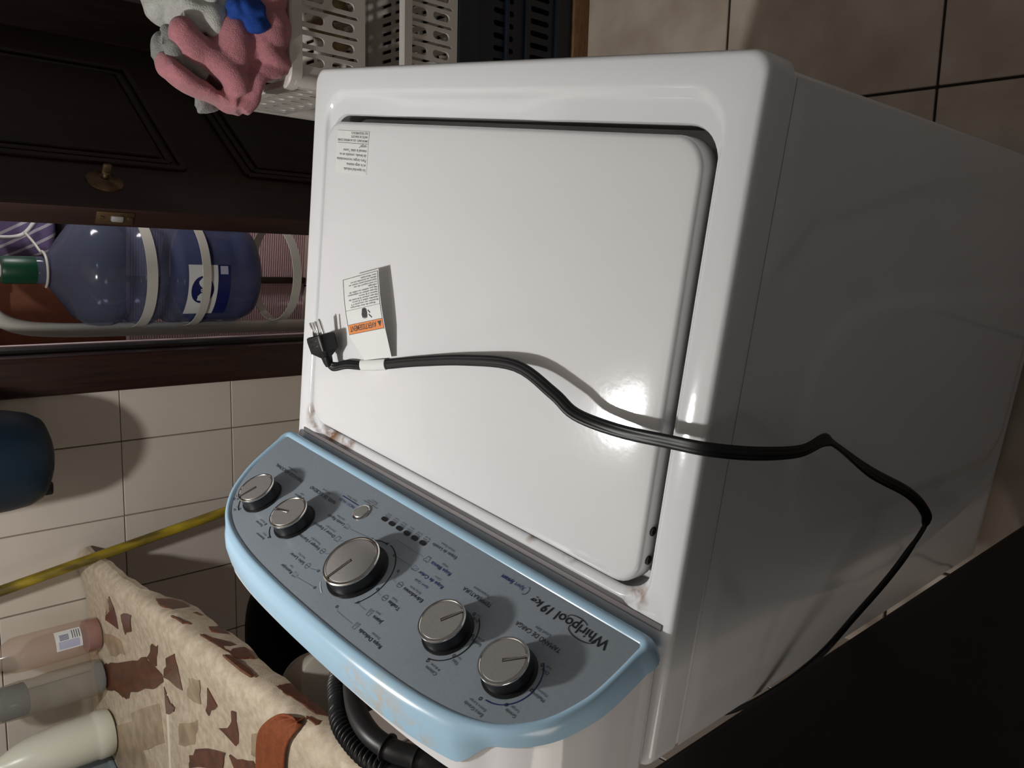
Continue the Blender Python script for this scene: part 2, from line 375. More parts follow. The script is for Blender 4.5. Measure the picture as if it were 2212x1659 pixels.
# pressed side panel: tall oval boss inside a barrel-shaped ridge
vs_, fs = [], []; ny, nz = 84, 110
for k in range(nz+1):
    for j in range(ny+1):
        y = .014+(D-.020)*j/ny; z = .045+(.895-.045)*k/nz
        hw = .135 - .03*max(0, (z-.45)/.33)**3; zt = .775
        ex = max(abs(y-.331)-hw+.06, 0); ez = max(abs(z-.42)-(zt-.42)+.09, 0)
        d1 = math.hypot(ex/.06, ez/.09)
        d = .0028*(1-sstep(.80, 1.08, d1))
        bw = .255 - .055*sstep(.5, .86, abs(z-.45)+.45-.0)*1.0 - .9*max(0, abs(z-.45)-.37)
        q = abs(y-.3155)-bw
        d += .0022*sstep(-.018, -.002, q) - .0022*sstep(.020, .040, q)*0
        ed = min(y-.014, .642-y, z-.045, .895-z); d *= sstep(0, .02, ed)
        vs_.append((.0035-d, y, z))
for k in range(nz):
    for j in range(ny):
        a = k*(ny+1)+j; fs.append((a, a+1, a+ny+2, a+ny+1))
obj('side_panel', vs_, fs, EN, wm, smooth=True)
# pressed top deck with a recess for the lid
NS, NC = 40, 8
def scoop(x, y):
    b = sstep(.20, .30, x)*(1-sstep(.46, .58, x))
    return b*.010*sstep(.030, .044, y)*(1-sstep(.075, .085, y))
def ring(x0, x1, y0, y1, r, z): return [V((x, y, z-scoop(x, y))) for x, y in rrect(x0, x1, y0, y1, r, NS, NC)]
rings = [ring(.003, W-.003, .003, D, .016, .9045), ring(0, W, 0, D+.002, .018, .906), ring(0, W, 0, D+.002, .018, .938)]
for k in range(1, 6):
    a = PI/2*k/5; i = .0065*(1-math.cos(a)); rings.append(ring(i, W-i, i, D+.002-i, .018, .938+.0065*math.sin(a)))
rings += [ring(.029, .656, .026, .505, .040, .9447), ring(.0315, .6535, .0295, .5025, .039, .9440), ring(.034, .651, .033, .500, .038, .9415), ring(.0355, .6495, .036, .4985, .037, .9392),
          ring(.0375, .6465, .039, .4950, .036, .9385), ring(.0380, .6455, .0570, .4900, .034, .9370), ring(.0386, .6449, .0585, .4870, .034, .9335), ring(.0390, .6445, .0592, .4855, .034, .902)]
v1, f1 = loft(rings, cap1=True); obj('top_deck', v1, f1, M['enamel_deck'], wm, angle=50)
box('gap_shade_plate', (.3417, .2725, .9035), (.600, .420, .002), M['black_plastic'], wm, bev=0)  # black plate added so the gap round the lid looks shaded
v1, f1 = loft([ring(.0388, .6447, .0587, .4865, .034, .9332), ring(.0393, .6442, .0595, .4850, .034, .904)]); obj('gap_shade_ring', v1, f1, M['gap_shade'], wm, smooth=True)  # dark lining painted for the shadow inside the lid gap
# lid
def lring(i, z): return [V((x, y, z)) for x, y in rrect(.0435+i, .6395-i, .0675+i, .4785-i, .030-i*.6, NS, NC)]
rings = [lring(.004, .926), lring(0, .928), lring(0, .944)]
for k in range(1, 6):
    a = PI/2*k/5; rings.append(lring(.0055*(1-math.cos(a)), .944+.0055*math.sin(a)))
rings += [lring(.012, .9500), lring(.03, .9503)]
v1, f1 = loft(rings, True, True); lid = obj('lid', v1, f1, EN, wm, angle=50)
XM = (V((0, 1, 0)), V((0, 0, 1)), V((-1, 0, 0)))
for y in (.4194, .4484): lathe('hinge_screw', [(.0046, 0), (.0046, .0012), (.003, .002), (.0012, .0012)], 14, (.0437, y, .9375), M['black_plastic'], lid, ax=XM)
for x, y in ((.052, .486), (.631, .486)): box('hinge', (x, y, .931), (.010, .009, .006), M['brass'], wm, bev=.003)
# instruction sticker printed on the lid
st = box('sticker', (.5735, .105, .9506), (.074, .052, .0004), M['paper'], lid, bev=0)
for s, x1, y in (('La capacidad indicada', .5891, .1247), ('es la carga m\u00e1xima.', .5840, .1187), ('Para cargas recomendadas', .6073, .1128), ('de lavado, consulte en su', .6011, .1069), ('manual la tabla "como', .5928, .1013), ('cargar"', .5565, .0957)):
    text('lettering', s, (.5392, y, .9510), (1, 0, 0), (0, 1, 0), M['ink_grey'], lid, width=x1-.5392, h=.0036)
for s, x1, y in (('IMPORTANTE : LEA LAS INSTRUCCIONES', .6078, .0892), ('ANTES DE USAR ESTE', .5762, .0845), ('ELECTRODOM\u00c9STICO', .5757, .0801)):
    text('lettering', s, (.5385, y, .9510), (1, 0, 0), (0, 1, 0), M['ink_grey'], lid, width=x1-.5385, h=.0029)
box('printed_rule', (.5722, .0940, .9508), (.070, .0005, .0004), M['ink_grey'], lid, bev=0)

# console: sloping face, straight foot, arched top
TH = math.radians(57); es = V((0, math.cos(TH), math.sin(TH))); en = V((0, -math.sin(TH), math.cos(TH))); ex_ = V((1, 0, 0)); P0 = V((0, .512, .968)); XC = .343
def pp(x, s, n=0): return P0 + ex_*x + es*s + en*n
tab = [(0, .3285), (.03, .326), (.06, .3215), (.08, .3145), (.10, .304), (.115, .291), (.13, .272), (.14, .252), (.1475, .228), (.153, .20), (.1575, .165), (.1605, .12), (.1625, .06), (.163, 0)]
half = catmull([V((h, s, 0)) for s, h in tab], 5)
arc = [(XC-p.x, p.y) for p in half] + [(XC+p.x, p.y) for p in half[::-1][1:]]
fc = [(XC+.3285-.004+.004*math.cos(math.radians(a)), .004+.004*math.sin(math.radians(a))) for a in range(0, -91, -15)]
fn = [(2*XC-x, y) for x, y in fc[::-1]]
top = [p for p in arc if p[1] > .008]
bot = [(fc[-1][0]+(fn[0][0]-fc[-1][0])*k/30, 0) for k in range(1, 30)]
arc = top + fc + bot + fn                                            # closed outline, near side up, over, far side down, back along the foot
def off(k, d):
    a = arc[k-1]; b = arc[(k+1) % len(arc)]; tx, ty = b[0]-a[0], b[1]-a[1]; l = math.hypot(tx, ty)
    return (arc[k][0]-ty/l*d, arc[k][1]+tx/l*d)
def bez(d, n, dm=None, nm=None):
    out = []
    for k, (x, s) in enumerate(arc):
        wm_ = 1-sstep(.225, .262, abs(x-XC)); wm_ *= sstep(.10, .145, s)
        D_ = d + ((dm if dm is not None else d)-d)*wm_; N_ = n + ((nm if nm is not None else n)-n)*wm_
        D_ *= 1 + .30*(1-sstep(.0, .012, s))
        q = off(k, D_); out.append(pp(q[0], q[1], N_))
    return out
rings = [bez(-.002, -.003), bez(-.0005, .0), bez(.0015, .0022), bez(.004, .0030), bez(.0065, .0022), bez(.0085, -.0005, .011, .0005), bez(.0098, -.005, .016, -.004), bez(.0105, -.012, .022, -.016), bez(.0105, -.021, .0275, -.038)]
v1, f1 = loft(rings); con = obj('console_bezel', v1, f1, M['bezel'], wm, smooth=True)
# white rear housing of the console
r0 = bez(.0075, -.020, .0245, -.037); r0 = [V((p.x, p.y, max(p.z, .9452))) for p in r0]
NB = len(top)+4; r0 = bez(.0075, -.020, .0245, -.037); r0 = r0[-4:] + r0[:NB]
r0 = [V((p.x, p.y, max(p.z, .9452))) for p in r0]
r1 = [V((p.x+(.0 if p.x < XC else 0), .655, max(.9452, p.z-.004-.10*max(0, .655-p.y)*0)))for p in r0]
v1, f1 = loft([r0, r1], closed=False); n = len(r0); f1.append(tuple(range(n, 2*n)))
obj('console_back', v1, f1, EN, wm, angle=40)
box('console_shade_strip', (.338, .5015, .9455), (.652, .0065, .0015), M['gap_shade'], wm, bev=.0005)  # grey strip painted for the shadow gap between console and deck
pan = arc
cp = obj('control_panel', [pp(x, s, .0002) for x, s in pan], [tuple(range(len(pan)))], M['panel'], wm)
EPS = .0006
def ptext(s, x0, x1, y, h, m='ink', bold=0, shear=0): return text('lettering', s, pp(x0, y, EPS), ex_, es, M[m], cp, width=(x1-x0) if x1 else None, h=h, bold=bold, shear=shear)
def line(pts, wdt, m='ink'):
    vs_, fs = [], []
    for k, p in enumerate(pts):
        a = pts[max(k-1, 0)]; b = pts[min(k+1, len(pts)-1)]; l = math.hypot(b[0]-a[0], b[1]-a[1]); nx, ny = -(b[1]-a[1])/l*wdt/2, (b[0]-a[0])/l*wdt/2
        vs_ += [pp(p[0]+nx, p[1]+ny, EPS), pp(p[0]-nx, p[1]-ny, EPS)]
    for k in range(len(pts)-1): fs.append((2*k, 2*k+1, 2*k+3, 2*k+2))
    return obj('printed_line', vs_, fs, M[m], cp)
def circ(c, r, a0=0, a1=360, n=16): return [(c[0]+r*math.cos(math.radians(a0+(a1-a0)*k/n)), c[1]+r*math.sin(math.radians(a0+(a1-a0)*k/n))) for k in range(n+1)]
def mark(p, m='ink'): line(circ(p, .0014, n=10), .0007, m)
def arcto(c, r, a0, a1, m='ink', wdt=.0011): line(circ(c, r, a0, a1, 22), wdt, m)
# knobs
def knob(c, r, ang, h=.018):
    k = lathe('knob', [(r*1.10, 0), (r*1.09, .0015), (r*.985, .002), (r*.97, h-.003), (r*.985, h-.0015)], 48, pp(c[0], c[1], .0003), M['black_plastic'], wm, ax=(ex_, es, en))
    lathe('knob_rim', [(r*.985, h-.0018), (r, h-.001), (r*1.0, h+.0002), (r*.97, h+.0012), (r*.91, h+.0013), (r*.885, h+.0006)], 48, pp(c[0], c[1], .0003), M['chrome'], k, ax=(ex_, es, en))
    lathe('knob_groove', [(r*.89, h-.001), (r*.89, h+.0003)], 48, pp(c[0], c[1], .0003), M['black_plastic'], k, ax=(ex_, es, en))
    lathe('knob_face', [(r*.865, h-.001), (r*.865, h+.0006), (r*.85, h+.0010)], 48, pp(c[0], c[1], .0003), M['knob_metal'], k, ax=(ex_, es, en))
    ca, sa = math.cos(math.radians(ang)), math.sin(math.radians(ang)); ax = (ex_*ca+es*sa, es*ca-ex_*sa, en)
    box('pointer_slot', pp(c[0], c[1], h+.0012)+ax[0]*r*.44, (r*.94, .0042, .0006), M['black_plastic'], k, ax=ax, bev=.0002, seg=1)
    box('pointer', pp(c[0], c[1], h+.0016)+ax[0]*r*.46, (r*.92, .0028, .0012), M['chrome'], k, ax=ax, bev=.0005)
K1, K2, K3, K4, K5 = (.5880, .0930), (.4985, .0945), (.3495, .0975), (.1910, .0925), (.1030, .0895)
knob(K3, .0345, 80); knob(K1, .0255, 72); knob(K2, .0255, 16); knob(K4, .0255, 238); knob(K5, .0255, 222)
# start button and progress lights
bt = lathe('start_button', [(.0118, 0), (.0118, .0012), (.0100, .0018), (.0096, .0008)], 32, pp(.4235, .0375, .0003), M['chrome'], wm, ax=(ex_, es, en))
lathe('button_cap', [(.0094, 0), (.0094, .002), (.0085, .0030), (.004, .0036)], 32, pp(.4235, .0375, .0003), M['knob_metal'], bt, ax=(ex_, es, en))
for k in range(6):
    c = pp(.3849-.01517*k, .0287, 0)
    plate('progress_light', slot(0, 0, .0108, .0052), [], .0008, c+en*.0006, ex_, es, M['ink'], cp)
# print: brand line
ptext('Whirlpool', .0402, .1064, .0135, .0105, 'ink', .012)
sw = [(.0700+.0165*math.cos(t)*1.0, .0215+.0062*math.sin(t)) for t in [math.radians(a) for a in range(200, -40, -12)]]
line(sw, .0009)
line([(.0830+.0120*math.cos(math.radians(a)), .0130+.0042*math.sin(math.radians(a))) for a in range(20, -170, -12)], .0008)
ptext('19', .1130, .1250, .0140, .0095, 'ink', .03, .2); ptext('kg', .1275, .1424, .0140, .0075, 'ink', .02, .15)
ptext('Xpert', .1560, .1712, .0110, .0048, 'ink_navy', 0, .25); ptext('System', .1728, .1908, .0110, .0048, 'ink_navy', .02, .25)
line([(.1535+.0028*math.cos(math.radians(a)), .0135+.0050*math.sin(math.radians(a))) for a in range(60, 290, 15)], .0006, 'ink_navy')
# print: headings
ptext('TEMPERATURA', .1724, .2168, .0445, .0046); ptext('Temperature', .1815, .2075, .0385, .0030, 'ink_grey')
ptext('TAMA\u00d1O DE CARGA', .0756, .1359, .0445, .0048); ptext('Load Size', .0950, .1150, .0385, .0032, 'ink_grey')
ptext('NIVEL DE SUCIEDAD', .4729, .5348, .0430, .0046); ptext('Soil Level', .4945, .5130, .0375, .0026, 'ink_grey')
ptext('ENJUAGUE ADICIONAL', .5565, .6294, .0430, .0046); ptext('Extra Rinse', .5810, .6040, .0375, .0026, 'ink_grey')
ptext('Etapas de Lavado', .2550, .2970, .0215, .0040); ptext('Wash Steps', .2640, .2880, .0160, .0027, 'ink_grey')
ptext('INICIO / PAUSA', .4401, .4745, .0355, .0036, 'ink_navy'); line([(.4380, .0318), (.4745, .0318)], .0009, 'ink_navy'); ptext('Start / Pause', .4470, .4680, .0275, .0026, 'ink_grey')
ptext('Sostenga 3 segundos', .4080, .4390, .0215, .0021, 'ink_grey'); ptext('para cancelar', .4150, .4350, .0185, .0021, 'ink_grey'); ptext('Hold 3 s', .4160, .4290, .0155, .0021, 'ink_grey')
for k, (a, b) in enumerate((('Lavado', 'Wash'), ('Remojo', 'Soak'), ('Enjuague', 'Rinse'), ('Exprimido', 'Spin'), ('Tapa', 'Lid'), ('Fin', 'End'))):
    x = .3849-.01517*k; ptext(a, x-.0052, x+.0052, .0228, .0018, 'ink_grey'); ptext(b, x-.0042, x+.0042, .0198, .0016, 'ink_grey')
# print: programmes either side of the big dial
LEFT = (('Ropa Blanca', 'Whites', .2437, .2774, .0405, 'ink_navy', (.3491, .0520)), ('Ropa de Color', 'Colors', .2379, .2805, .0570, 'ink_navy', (.3266, .0588)), ('Edredones', 'Bulky Items', .2449, .2785, .0815, 'ink', (.3033, .0710)),
        ('Toallas', 'Towels', .2600, .2800, .1025, 'ink', (.3053, .1005)), ('Jeans', 'Jeans', .2640, .2799, .1245, 'ink', (.3111, .1245)), ('Ropa Delicada', 'Delicate', .2400, .2800, .1440, 'ink', (.3296, .1419)))
RIGHT = (('Lavado R\u00e1pido', 'Quick Wash', .4286, .4643, .0610, (.3740, .0578)), ('Drenar y Exprimir', 'Drain & Spin', .4237, .4726, .0795, (.3880, .0700)), ('Enjuagar y Exprimir', 'Rinse & Spin', .4252, .4730, .1022, (.3950, .0960)),
         ('S\u00f3lo Lavar', 'Wash Only', .4234, .4559, .1262, (.3956, .1242)), ('Remojar', 'Soak', .4260, .4514, .1430, (.3782, .1412)))
def icon(x, s, kind, m):
    sh = {0: [(-.003, -.003), (-.003, .001), (-.005, .002), (-.003, .004), (0, .003), (.003, .004), (.005, .002), (.003, .001), (.003, -.003), (-.003, -.003)],
          1: [(-.003, -.004), (-.002, .004), (.002, .004), (.003, -.004), (.001, -.004), (0, .001), (-.001, -.004), (-.003, -.004)],
          2: [(-.004, -.002), (-.004, .002), (.004, .003), (.004, -.003), (-.004, -.002), (.004, .003)],
          3: circ((0, 0), .0036, n=12) + [(.0036, 0), (-.0036, 0)]}[kind]
    line([(x+a, s+b) for a, b in sh], .0005, m)
for k, (a, b, x0, x1, s, m, mk) in enumerate(LEFT):
    ptext(a, x0, x1, s, .0042, m, .01); ptext(b, x0+.010, x0+.010+len(b)*.0017, s-.0050, .0026, 'ink_grey')
    icon(x1+.0075, s+.001, (0, 2, 3, 3, 1, 1)[k], m if m == 'ink_navy' else 'ink_grey'); mark(mk)
    line([(x1+.014, s+.0015), (mk[0]-.006, s+.0015), (mk[0]-.0016, mk[1])], .0003, 'ink_grey')
ptext('Xpert Cycle', .2520, .2760, .0668, .0030, 'ink_navy', 0, .2)
for k, (a, b, x0, x1, s, mk) in enumerate(RIGHT):
    ptext(a, x0, x1, s, .0040); ptext(b, x0+.006, x0+.006+len(b)*.0017, s-.0050, .0025, 'ink_grey')
    icon(x0-.0075, s+.001, (2, 0, 3, 3, 2)[k], 'ink_grey'); mark(mk)
    line([(mk[0]+.0016, mk[1]), (x0-.014, s+.0015)], .0003, 'ink_grey')
arcto(K3, .0465, 140, 252); arcto(K3, .0450, 268, 325, 'ink'); arcto(K3, .0455, 50, 72, 'ink_white'); arcto(K3, .0465, 212, 262)
# print: small dials
arcto(K5, .0335, 92, 228, 'ink_navy'); arcto(K4, .0335, 100, 238)
for s, p, x0, x1, y, e in (('Chica', (.0805, .0668), .0690, .0780, .0690, 'Small'), ('Mediano', (.0712, .0915), .0543, .0690, .0915, 'Medium'), ('Grande', (.0815, .1152), .0660, .0790, .1175, 'Large'), ('Extra Grande', (.1069, .1250), .0930, .1180, .1345, 'Extra Large'),
                       ('Fr\u00eda', (.1815, .0631), .1717, .1795, .0655, 'Cold'), ('Semifr\u00eda', (.1635, .0819), .1478, .1620, .0840, 'Cool'), ('Tibia', (.1637, .1084), .1530, .1615, .1110, 'Warm'), ('Caliente', (.1833, .1275), .1637, .1800, .1315, 'Hot')):
    mark(p); ptext(s, x0, x1, y, .0033); ptext(e, x0+.001, x1-.002, y-.0047, .0024, 'ink_grey')
arcto(K1, .0345, 38, 72); arcto(K2, .0345, 42, 78)
for s, p, x0, y, e in (('Normal', (.5350, .1188), .5370, .1215, 'Regular'), ('Intenso', (.5091, .1289), .5130, .1330, 'Heavy'), ('S\u00ed', (.6217, .1141), .6250, .1160, 'Yes'), ('No', (.6002, .1236), .6040, .1270, 'No'), ('Ligero', (.5255, .0640), .5280, .0635, 'Light'), ('Medio', (.5345, .0880), .5365, .0870, 'Med')):
    mark(p); ptext(s, x0, x0+len(s)*.0028, y, .0033); ptext(e, x0+.002, x0+.002+len(e)*.0018, y-.0045, .0022, 'ink_grey')

# ------------------------------------------------------------------ power cord lying over the lid, with plug and warning tag
pc = thing('power_cord', (.50, .36, .9505), 'black ribbed power cord with a three-pin plug, lying across the white lid', 'power cord')
pts = [(.5755, .3745, .9675), (.5715, .3825, .9655), (.5610, .3825, .9625), (.5400, .3748, .9585), (.5076, .3688, .9555), (.4587, .3560, .9545), (.3956, .3379, .9560), (.3032, .3146, .9620), (.215, .2996, .9700), (.1545, .3124, .9750), (.1222, .3241, .9760), (.0714, .3248, .9760), (.0165, .3188, .9750), (-.0202, .3151, .9700),
       (-.042, .3172, .9317), (-.048, .3223, .8681), (-.046, .3190, .8190), (-.044, .3310, .7850), (-.050, .3677, .7072), (-.056, .4061, .6065), (-.056, .4378, .5435), (-.052, .4656, .5080), (-.048, .4974, .5319), (-.044, .5274, .5702), (-.038, .5617, .6288), (-.030, .5973, .6824), (-.012, .6300, .7311), (.020, .6640, .772), (.060, .680, .79)]
path = catmull(pts, 6)
upk = [(0, .15, 1)]*2 + [(0, -.25, 1)]*3 + [(0, 0, 1)]*3 + [(.1, -.2, 1), (.1, -.5, .9), (0, -.5, .9), (-.1, -.2, 1), (-.2, 0, 1), (-.6, 0, .8)] + [(-1, 0, .1), (-1, 0, 0), (-1, -.4, 0), (-.6, -1, 0), (-.9, -.3, .2), (-1, .1, .1), (-1, .6, 0), (-.5, 1, .1), (-.9, .2, .3), (-1, 0, .1), (-1, 0, 0), (-1, 0, 0), (-1, .2, 0), (-.8, .6, 0), (-.8, .6, 0)]
ups = catmull([V(u) for u in upk], 6)
sec = []
for k in range(24):
    a = 2*PI*k/24; c, s = math.cos(a), math.sin(a)
    sec.append((1.0*c, .36*s*(1+.25*math.cos(3*PI*c))*(1 if abs(c) < .98 else .8)))
tube('cable', path, .0062, M['rubber'], pc, ups=ups, sec=sec, angle=80)
# plug
fd = V((.30, -.86, .18)).normalized(); sx = fd.cross(UZ).normalized(); ux = sx.cross(fd).normalized(); PX = (sx, fd, ux)
c0 = V((.5830, .3530, .9720))
def prr(hx, hz, d, r=.005): return [c0 + fd*d + sx*x + ux*z for x, z in rrect(-hx, hx, -hz, hz, min(r, hx*.9, hz*.9), 3, 4)]
rings = [prr(.0045, .0040, -.034, .003), prr(.0065, .0058, -.028), prr(.0075, .0062, -.021), prr(.0130, .0100, -.016), prr(.0180, .0128, -.012), prr(.0188, .0132, .004), prr(.0182, .0128, .0088), prr(.0165, .0112, .0100)]
v1, f1 = loft(rings, True, True); pl = obj('plug', v1, f1, M['rubber'], pc, angle=35)
box('grip_rib', c0+fd*-.004+ux*.0118, (.016, .004, .003), M['rubber'], pl, ax=PX, bev=.001); box('grip_rib', c0+fd*.003+ux*.0125, (.016, .003, .002), M['rubber'], pl, ax=PX, bev=.0008)
for dx in (-.0065, .0065): box('blade', c0+fd*.019+sx*dx+ux*.0035, (.0018, .019, .0065), M['chrome'], pl, ax=PX, bev=.0006)
lathe('ground_pin', [(.0024, 0), (.0024, .017), (.0012, .021)], 12, c0+fd*.0095-ux*.0055, M['chrome'], pl, ax=(sx, ux, fd))
# tag: sleeve round the cable, blank stalk, printed flag
sl = bmesh.new(); bm_tube(sl, catmull([(.5110, .3692, .9557), (.4880, .3640, .9552), (.4590, .3561, .9547)], 5), .0072, 16, sec=[(math.cos(2*PI*k/16), .5*math.sin(2*PI*k/16)) for k in range(16)])
tg = bobj('tag_sleeve', sl, M['paper'], pc, 60)
A0, A1 = V((.5045, .3610, .9565)), V((.4455, .3440, .9565)); B0, B1 = V((.5225, .3320, .9700)), V((.4530, .3090, .9640)); C0, C1 = V((.5430, .2620, .9720)), V((.4760, .2395, .9640))
vs_, fs = [], []; nu, nv = 6, 36
for j in range(nv+1):
    t = j/nv
    for i in range(nu+1):
        q = i/nu
        a, b, c = A0.lerp(A1, q), B0.lerp(B1, q), C0.lerp(C1, q)
        p = a.lerp(b, t*3) if t < 1/3 else b.lerp(c, (t-1/3)*1.5)
        p = p + UZ*(.0020*math.sin(PI*max(0, (t-1/3)*1.5))); vs_.append(p)
for j in range(nv):
    for i in range(nu): a = j*(nu+1)+i; fs.append((a, a+1, a+nu+2, a+nu+1))
tf = obj('tag_paper', vs_, fs, M['paper'], pc, smooth=True)
tx = (B0-B1).normalized(); 
def tagp(a, b):
    """a: distance along the writing from its left edge (near side), b: distance from the header end towards the front"""
    wdt = (B0-B1).length; t = b/((C0-B0).length); q = 1-a/wdt
    p = B0.lerp(B1, q).lerp(C0.lerp(C1, q), t); return p + UZ*(.0020*math.sin(PI*max(0, min(1, t)))+.00030)
TWd = (B0-B1).length; TLn = (C0-B0).length
def tagquad(name, a0, a1, b0, b1, m, n=6):
    vs_ = []; fs = []
    for k in range(n+1): vs_ += [tagp(a0, b0+(b1-b0)*k/n), tagp(a1, b0+(b1-b0)*k/n)]
    for k in range(n): fs.append((2*k, 2*k+1, 2*k+3, 2*k+2))
    o = obj(name, vs_, fs, m, tf); return o
tagquad('orange_header', .002, TWd-.002, .001, .0125, M['orange'])
def tagtext(s, a0, a1, b, h, m='ink', bold=0): text('lettering', s, (0, 0, 0), (1, 0, 0), (0, 1, 0), M[m], tf, width=a1-a0, h=h, bold=bold, wrap=lambda x, y: tagp(a0+x, b-y)+UZ*.00015)
tagtext('AVERTISSEMENT', .0145, .068, .0105, .0068, 'ink', .01)
o = obj('warning_triangle', [tagp(.004, .0105)+UZ*.00015, tagp(.0120, .0105)+UZ*.00015, tagp(.008, .0035)+UZ*.00015], [(0, 1, 2)], M['ink'], tf)
for a0, a1, b0, b1 in ((.0015, .0022, .0, TLn-.002), (TWd-.0022, TWd-.0015, .0, TLn-.002), (.0015, TWd-.0015, .0004, .001), (.0015, TWd-.0015, TLn-.0026, TLn-.002), (.0015, TWd-.0015, .0125, .0130), (.0015, TWd-.0015, .0305, .0309)):
    tagquad('printed_line', a0, a1, b0, b1, M['ink'], 8 if b1-b0 > .01 else 1)
hand = [(.030, .0285), (.029, .0240), (.0295, .0195), (.031, .0165), (.0325, .0195), (.0335, .0160), (.0350, .0195), (.0365, .0162), (.0375, .0200), (.0390, .0175), (.0400, .0225), (.0385, .0265), (.0375, .0295), (.033, .0300)]
obj('hand_symbol', [tagp(*p)+UZ*.00015 for p in hand], [tuple(range(len(hand)))], M['ink'], tf)
zig = [(.0275, .0260), (.0240, .0225), (.0268, .0205), (.0215, .0160)]
vs_ = []
for p in zig: vs_ += [tagp(p[0], p[1])+UZ*.00015, tagp(p[0]-.0012, p[1]+.0006)+UZ*.00015]
obj('shock_symbol', vs_, [(0, 1, 3, 2), (2, 3, 5, 4), (4, 5, 7, 6)], M['ink'], tf)
for k, (s, e) in enumerate((('Risque de choc \u00e9lectrique', .060), ('Brancher sur une prise \u00e0 3', .058), ('alv\u00e9oles reli\u00e9e \u00e0 la terre.', .056), ('Ne pas enlever la broche de', .062), ('liaison \u00e0 la terre.', .042), ('Ne pas utiliser un adaptateur.', .064), ('Ne pas utiliser un c\u00e2ble de', .060), ('rallonge.', .022), ('Le non-respect de ces', .050), ('instructions peut causer un', .060), ('d\u00e9c\u00e8s, un incendie ou un', .056), ('choc \u00e9lectrique.', .036))):
    tagtext(s, .0045 + (.006 if k == 0 else 0), e, .0345+k*.00305, .0021)

# ------------------------------------------------------------------ hoses behind the console
hz = thing('drain_hose', (.33, .74, .70), 'black corrugated drain hose arching up behind the blue console', 'hose')
hp = catmull([(.47, .745, .72), (.455, .745, .90), (.425, .742, 1.0), (.3993, .740, 1.0312), (.3674, .740, 1.0507), (.3284, .740, 1.0702), (.2939, .740, 1.0766), (.2616, .740, 1.0766), (.2330, .740, 1.0702)], 40)
L_ = [0]
for a, b in zip(hp, hp[1:]): L_.append(L_[-1]+(b-a).length)
tube('corrugated_tube', hp, [.0122+.0022*math.sin(2*PI*s/.0068) for s in L_], M['rubber'], hz, n=20, angle=80)
tube('hose_end', catmull([(.2360, .740, 1.0712), (.2000, .740, 1.052), (.165, .742, 1.02), (.14, .745, .96)], 8), .0125, M['rubber'], hz, n=16)
h2 = thing('inlet_hose', (.30, .705, .70), 'smooth black hose with two ring clips running beside the corrugated hose', 'hose')
hp2 = catmull([(.425, .706, .70), (.41, .706, .92), (.385, .708, 1.012), (.3618, .712, 1.037), (.3126, .715, 1.0640), (.2719, .715, 1.0750), (.2390, .715, 1.0730), (.2134, .714, 1.0620), (.18, .712, 1.040), (.14, .71, .97), (.12, .71, .8)], 8)
tube('hose_tube', hp2, .0118, M['rubber'], h2, n=16)
for i in (48, 58): bm = bmesh.new(); bm_tube(bm, [hp2[i], hp2[i].lerp(hp2[i+1], .6)], .0152, 18); bobj('ring_clip', bm, M['rubber'], h2)

# ------------------------------------------------------------------ stone sink (wash-stand) built against the far wall
sa = V((-.988, -.152, 0)).normalized(); sm_ = V((-.152, .988, 0)).normalized(); Q = V((1.70, 1.163, 0))
def sk(u, v, z): return Q + sa*u + sm_*v + UZ*z
SAX = (sa, sm_, UZ)
sink = thing('stone_sink', sk(.6, .35, 0), 'cream terrazzo wash sink with red-brown marble chips and a rounded front lip', 'sink')
TZ = M['terrazzo']
def lowz(u):
    for a, b in zip(((-.1, .957), (.35, .950), (.43, .904), (.50, .881), (.76, .883), (.943, .898), (1.15, .908), (1.9, .91)), ((.35, .950), (.43, .904), (.50, .881), (.76, .883), (.943, .898), (1.15, .908), (1.9, .91), (9, .91))):
        if u <= b[0]: return a[1]+(b[1]-a[1])*sstep(a[0], b[0], u)
secs = []; nu = 60; UE = 1.30
for k in range(nu+1):
    u = -.018+UE*k/nu; wv = .0015*math.sin(u*31)+.001*math.sin(u*77); lz = min(lowz(u), .935)
    fv = lambda z: -.035+max(0, .93-z)*.12
    prof = [(.10, lz+.004), (fv(lz)+.006, lz), (fv(lz+.005), lz+.005), (-.035, .928), (-.033, .942), (-.027, .952), (-.016, .958), (-.004, .9605), (.010, .9600), (.030, .9570), (.060, .9520), (.085, .9480), (.105, .9455), (.120, .9445), (.80, .944), (.80, .90), (.10, .90)]
    secs.append([sk(u, v+wv, z+wv*.6) for v, z in prof])
v1, f1 = loft(secs, True, True); obj('slab', v1, f1, TZ, sink, angle=40)
def lipz(v): 
    T = [(-.035, .93), (-.027, .952), (-.016, .958), (-.004, .9605), (.010, .9600), (.030, .9570), (.060, .9520), (.085, .9480), (.105, .9455), (.120, .9445), (2, .944)]
    for a, b in zip(T, T[1:]):
        if a[0] <= v <= b[0]: return a[1]+(b[1]-a[1])*(v-a[0])/(b[0]-a[0])
    return .93
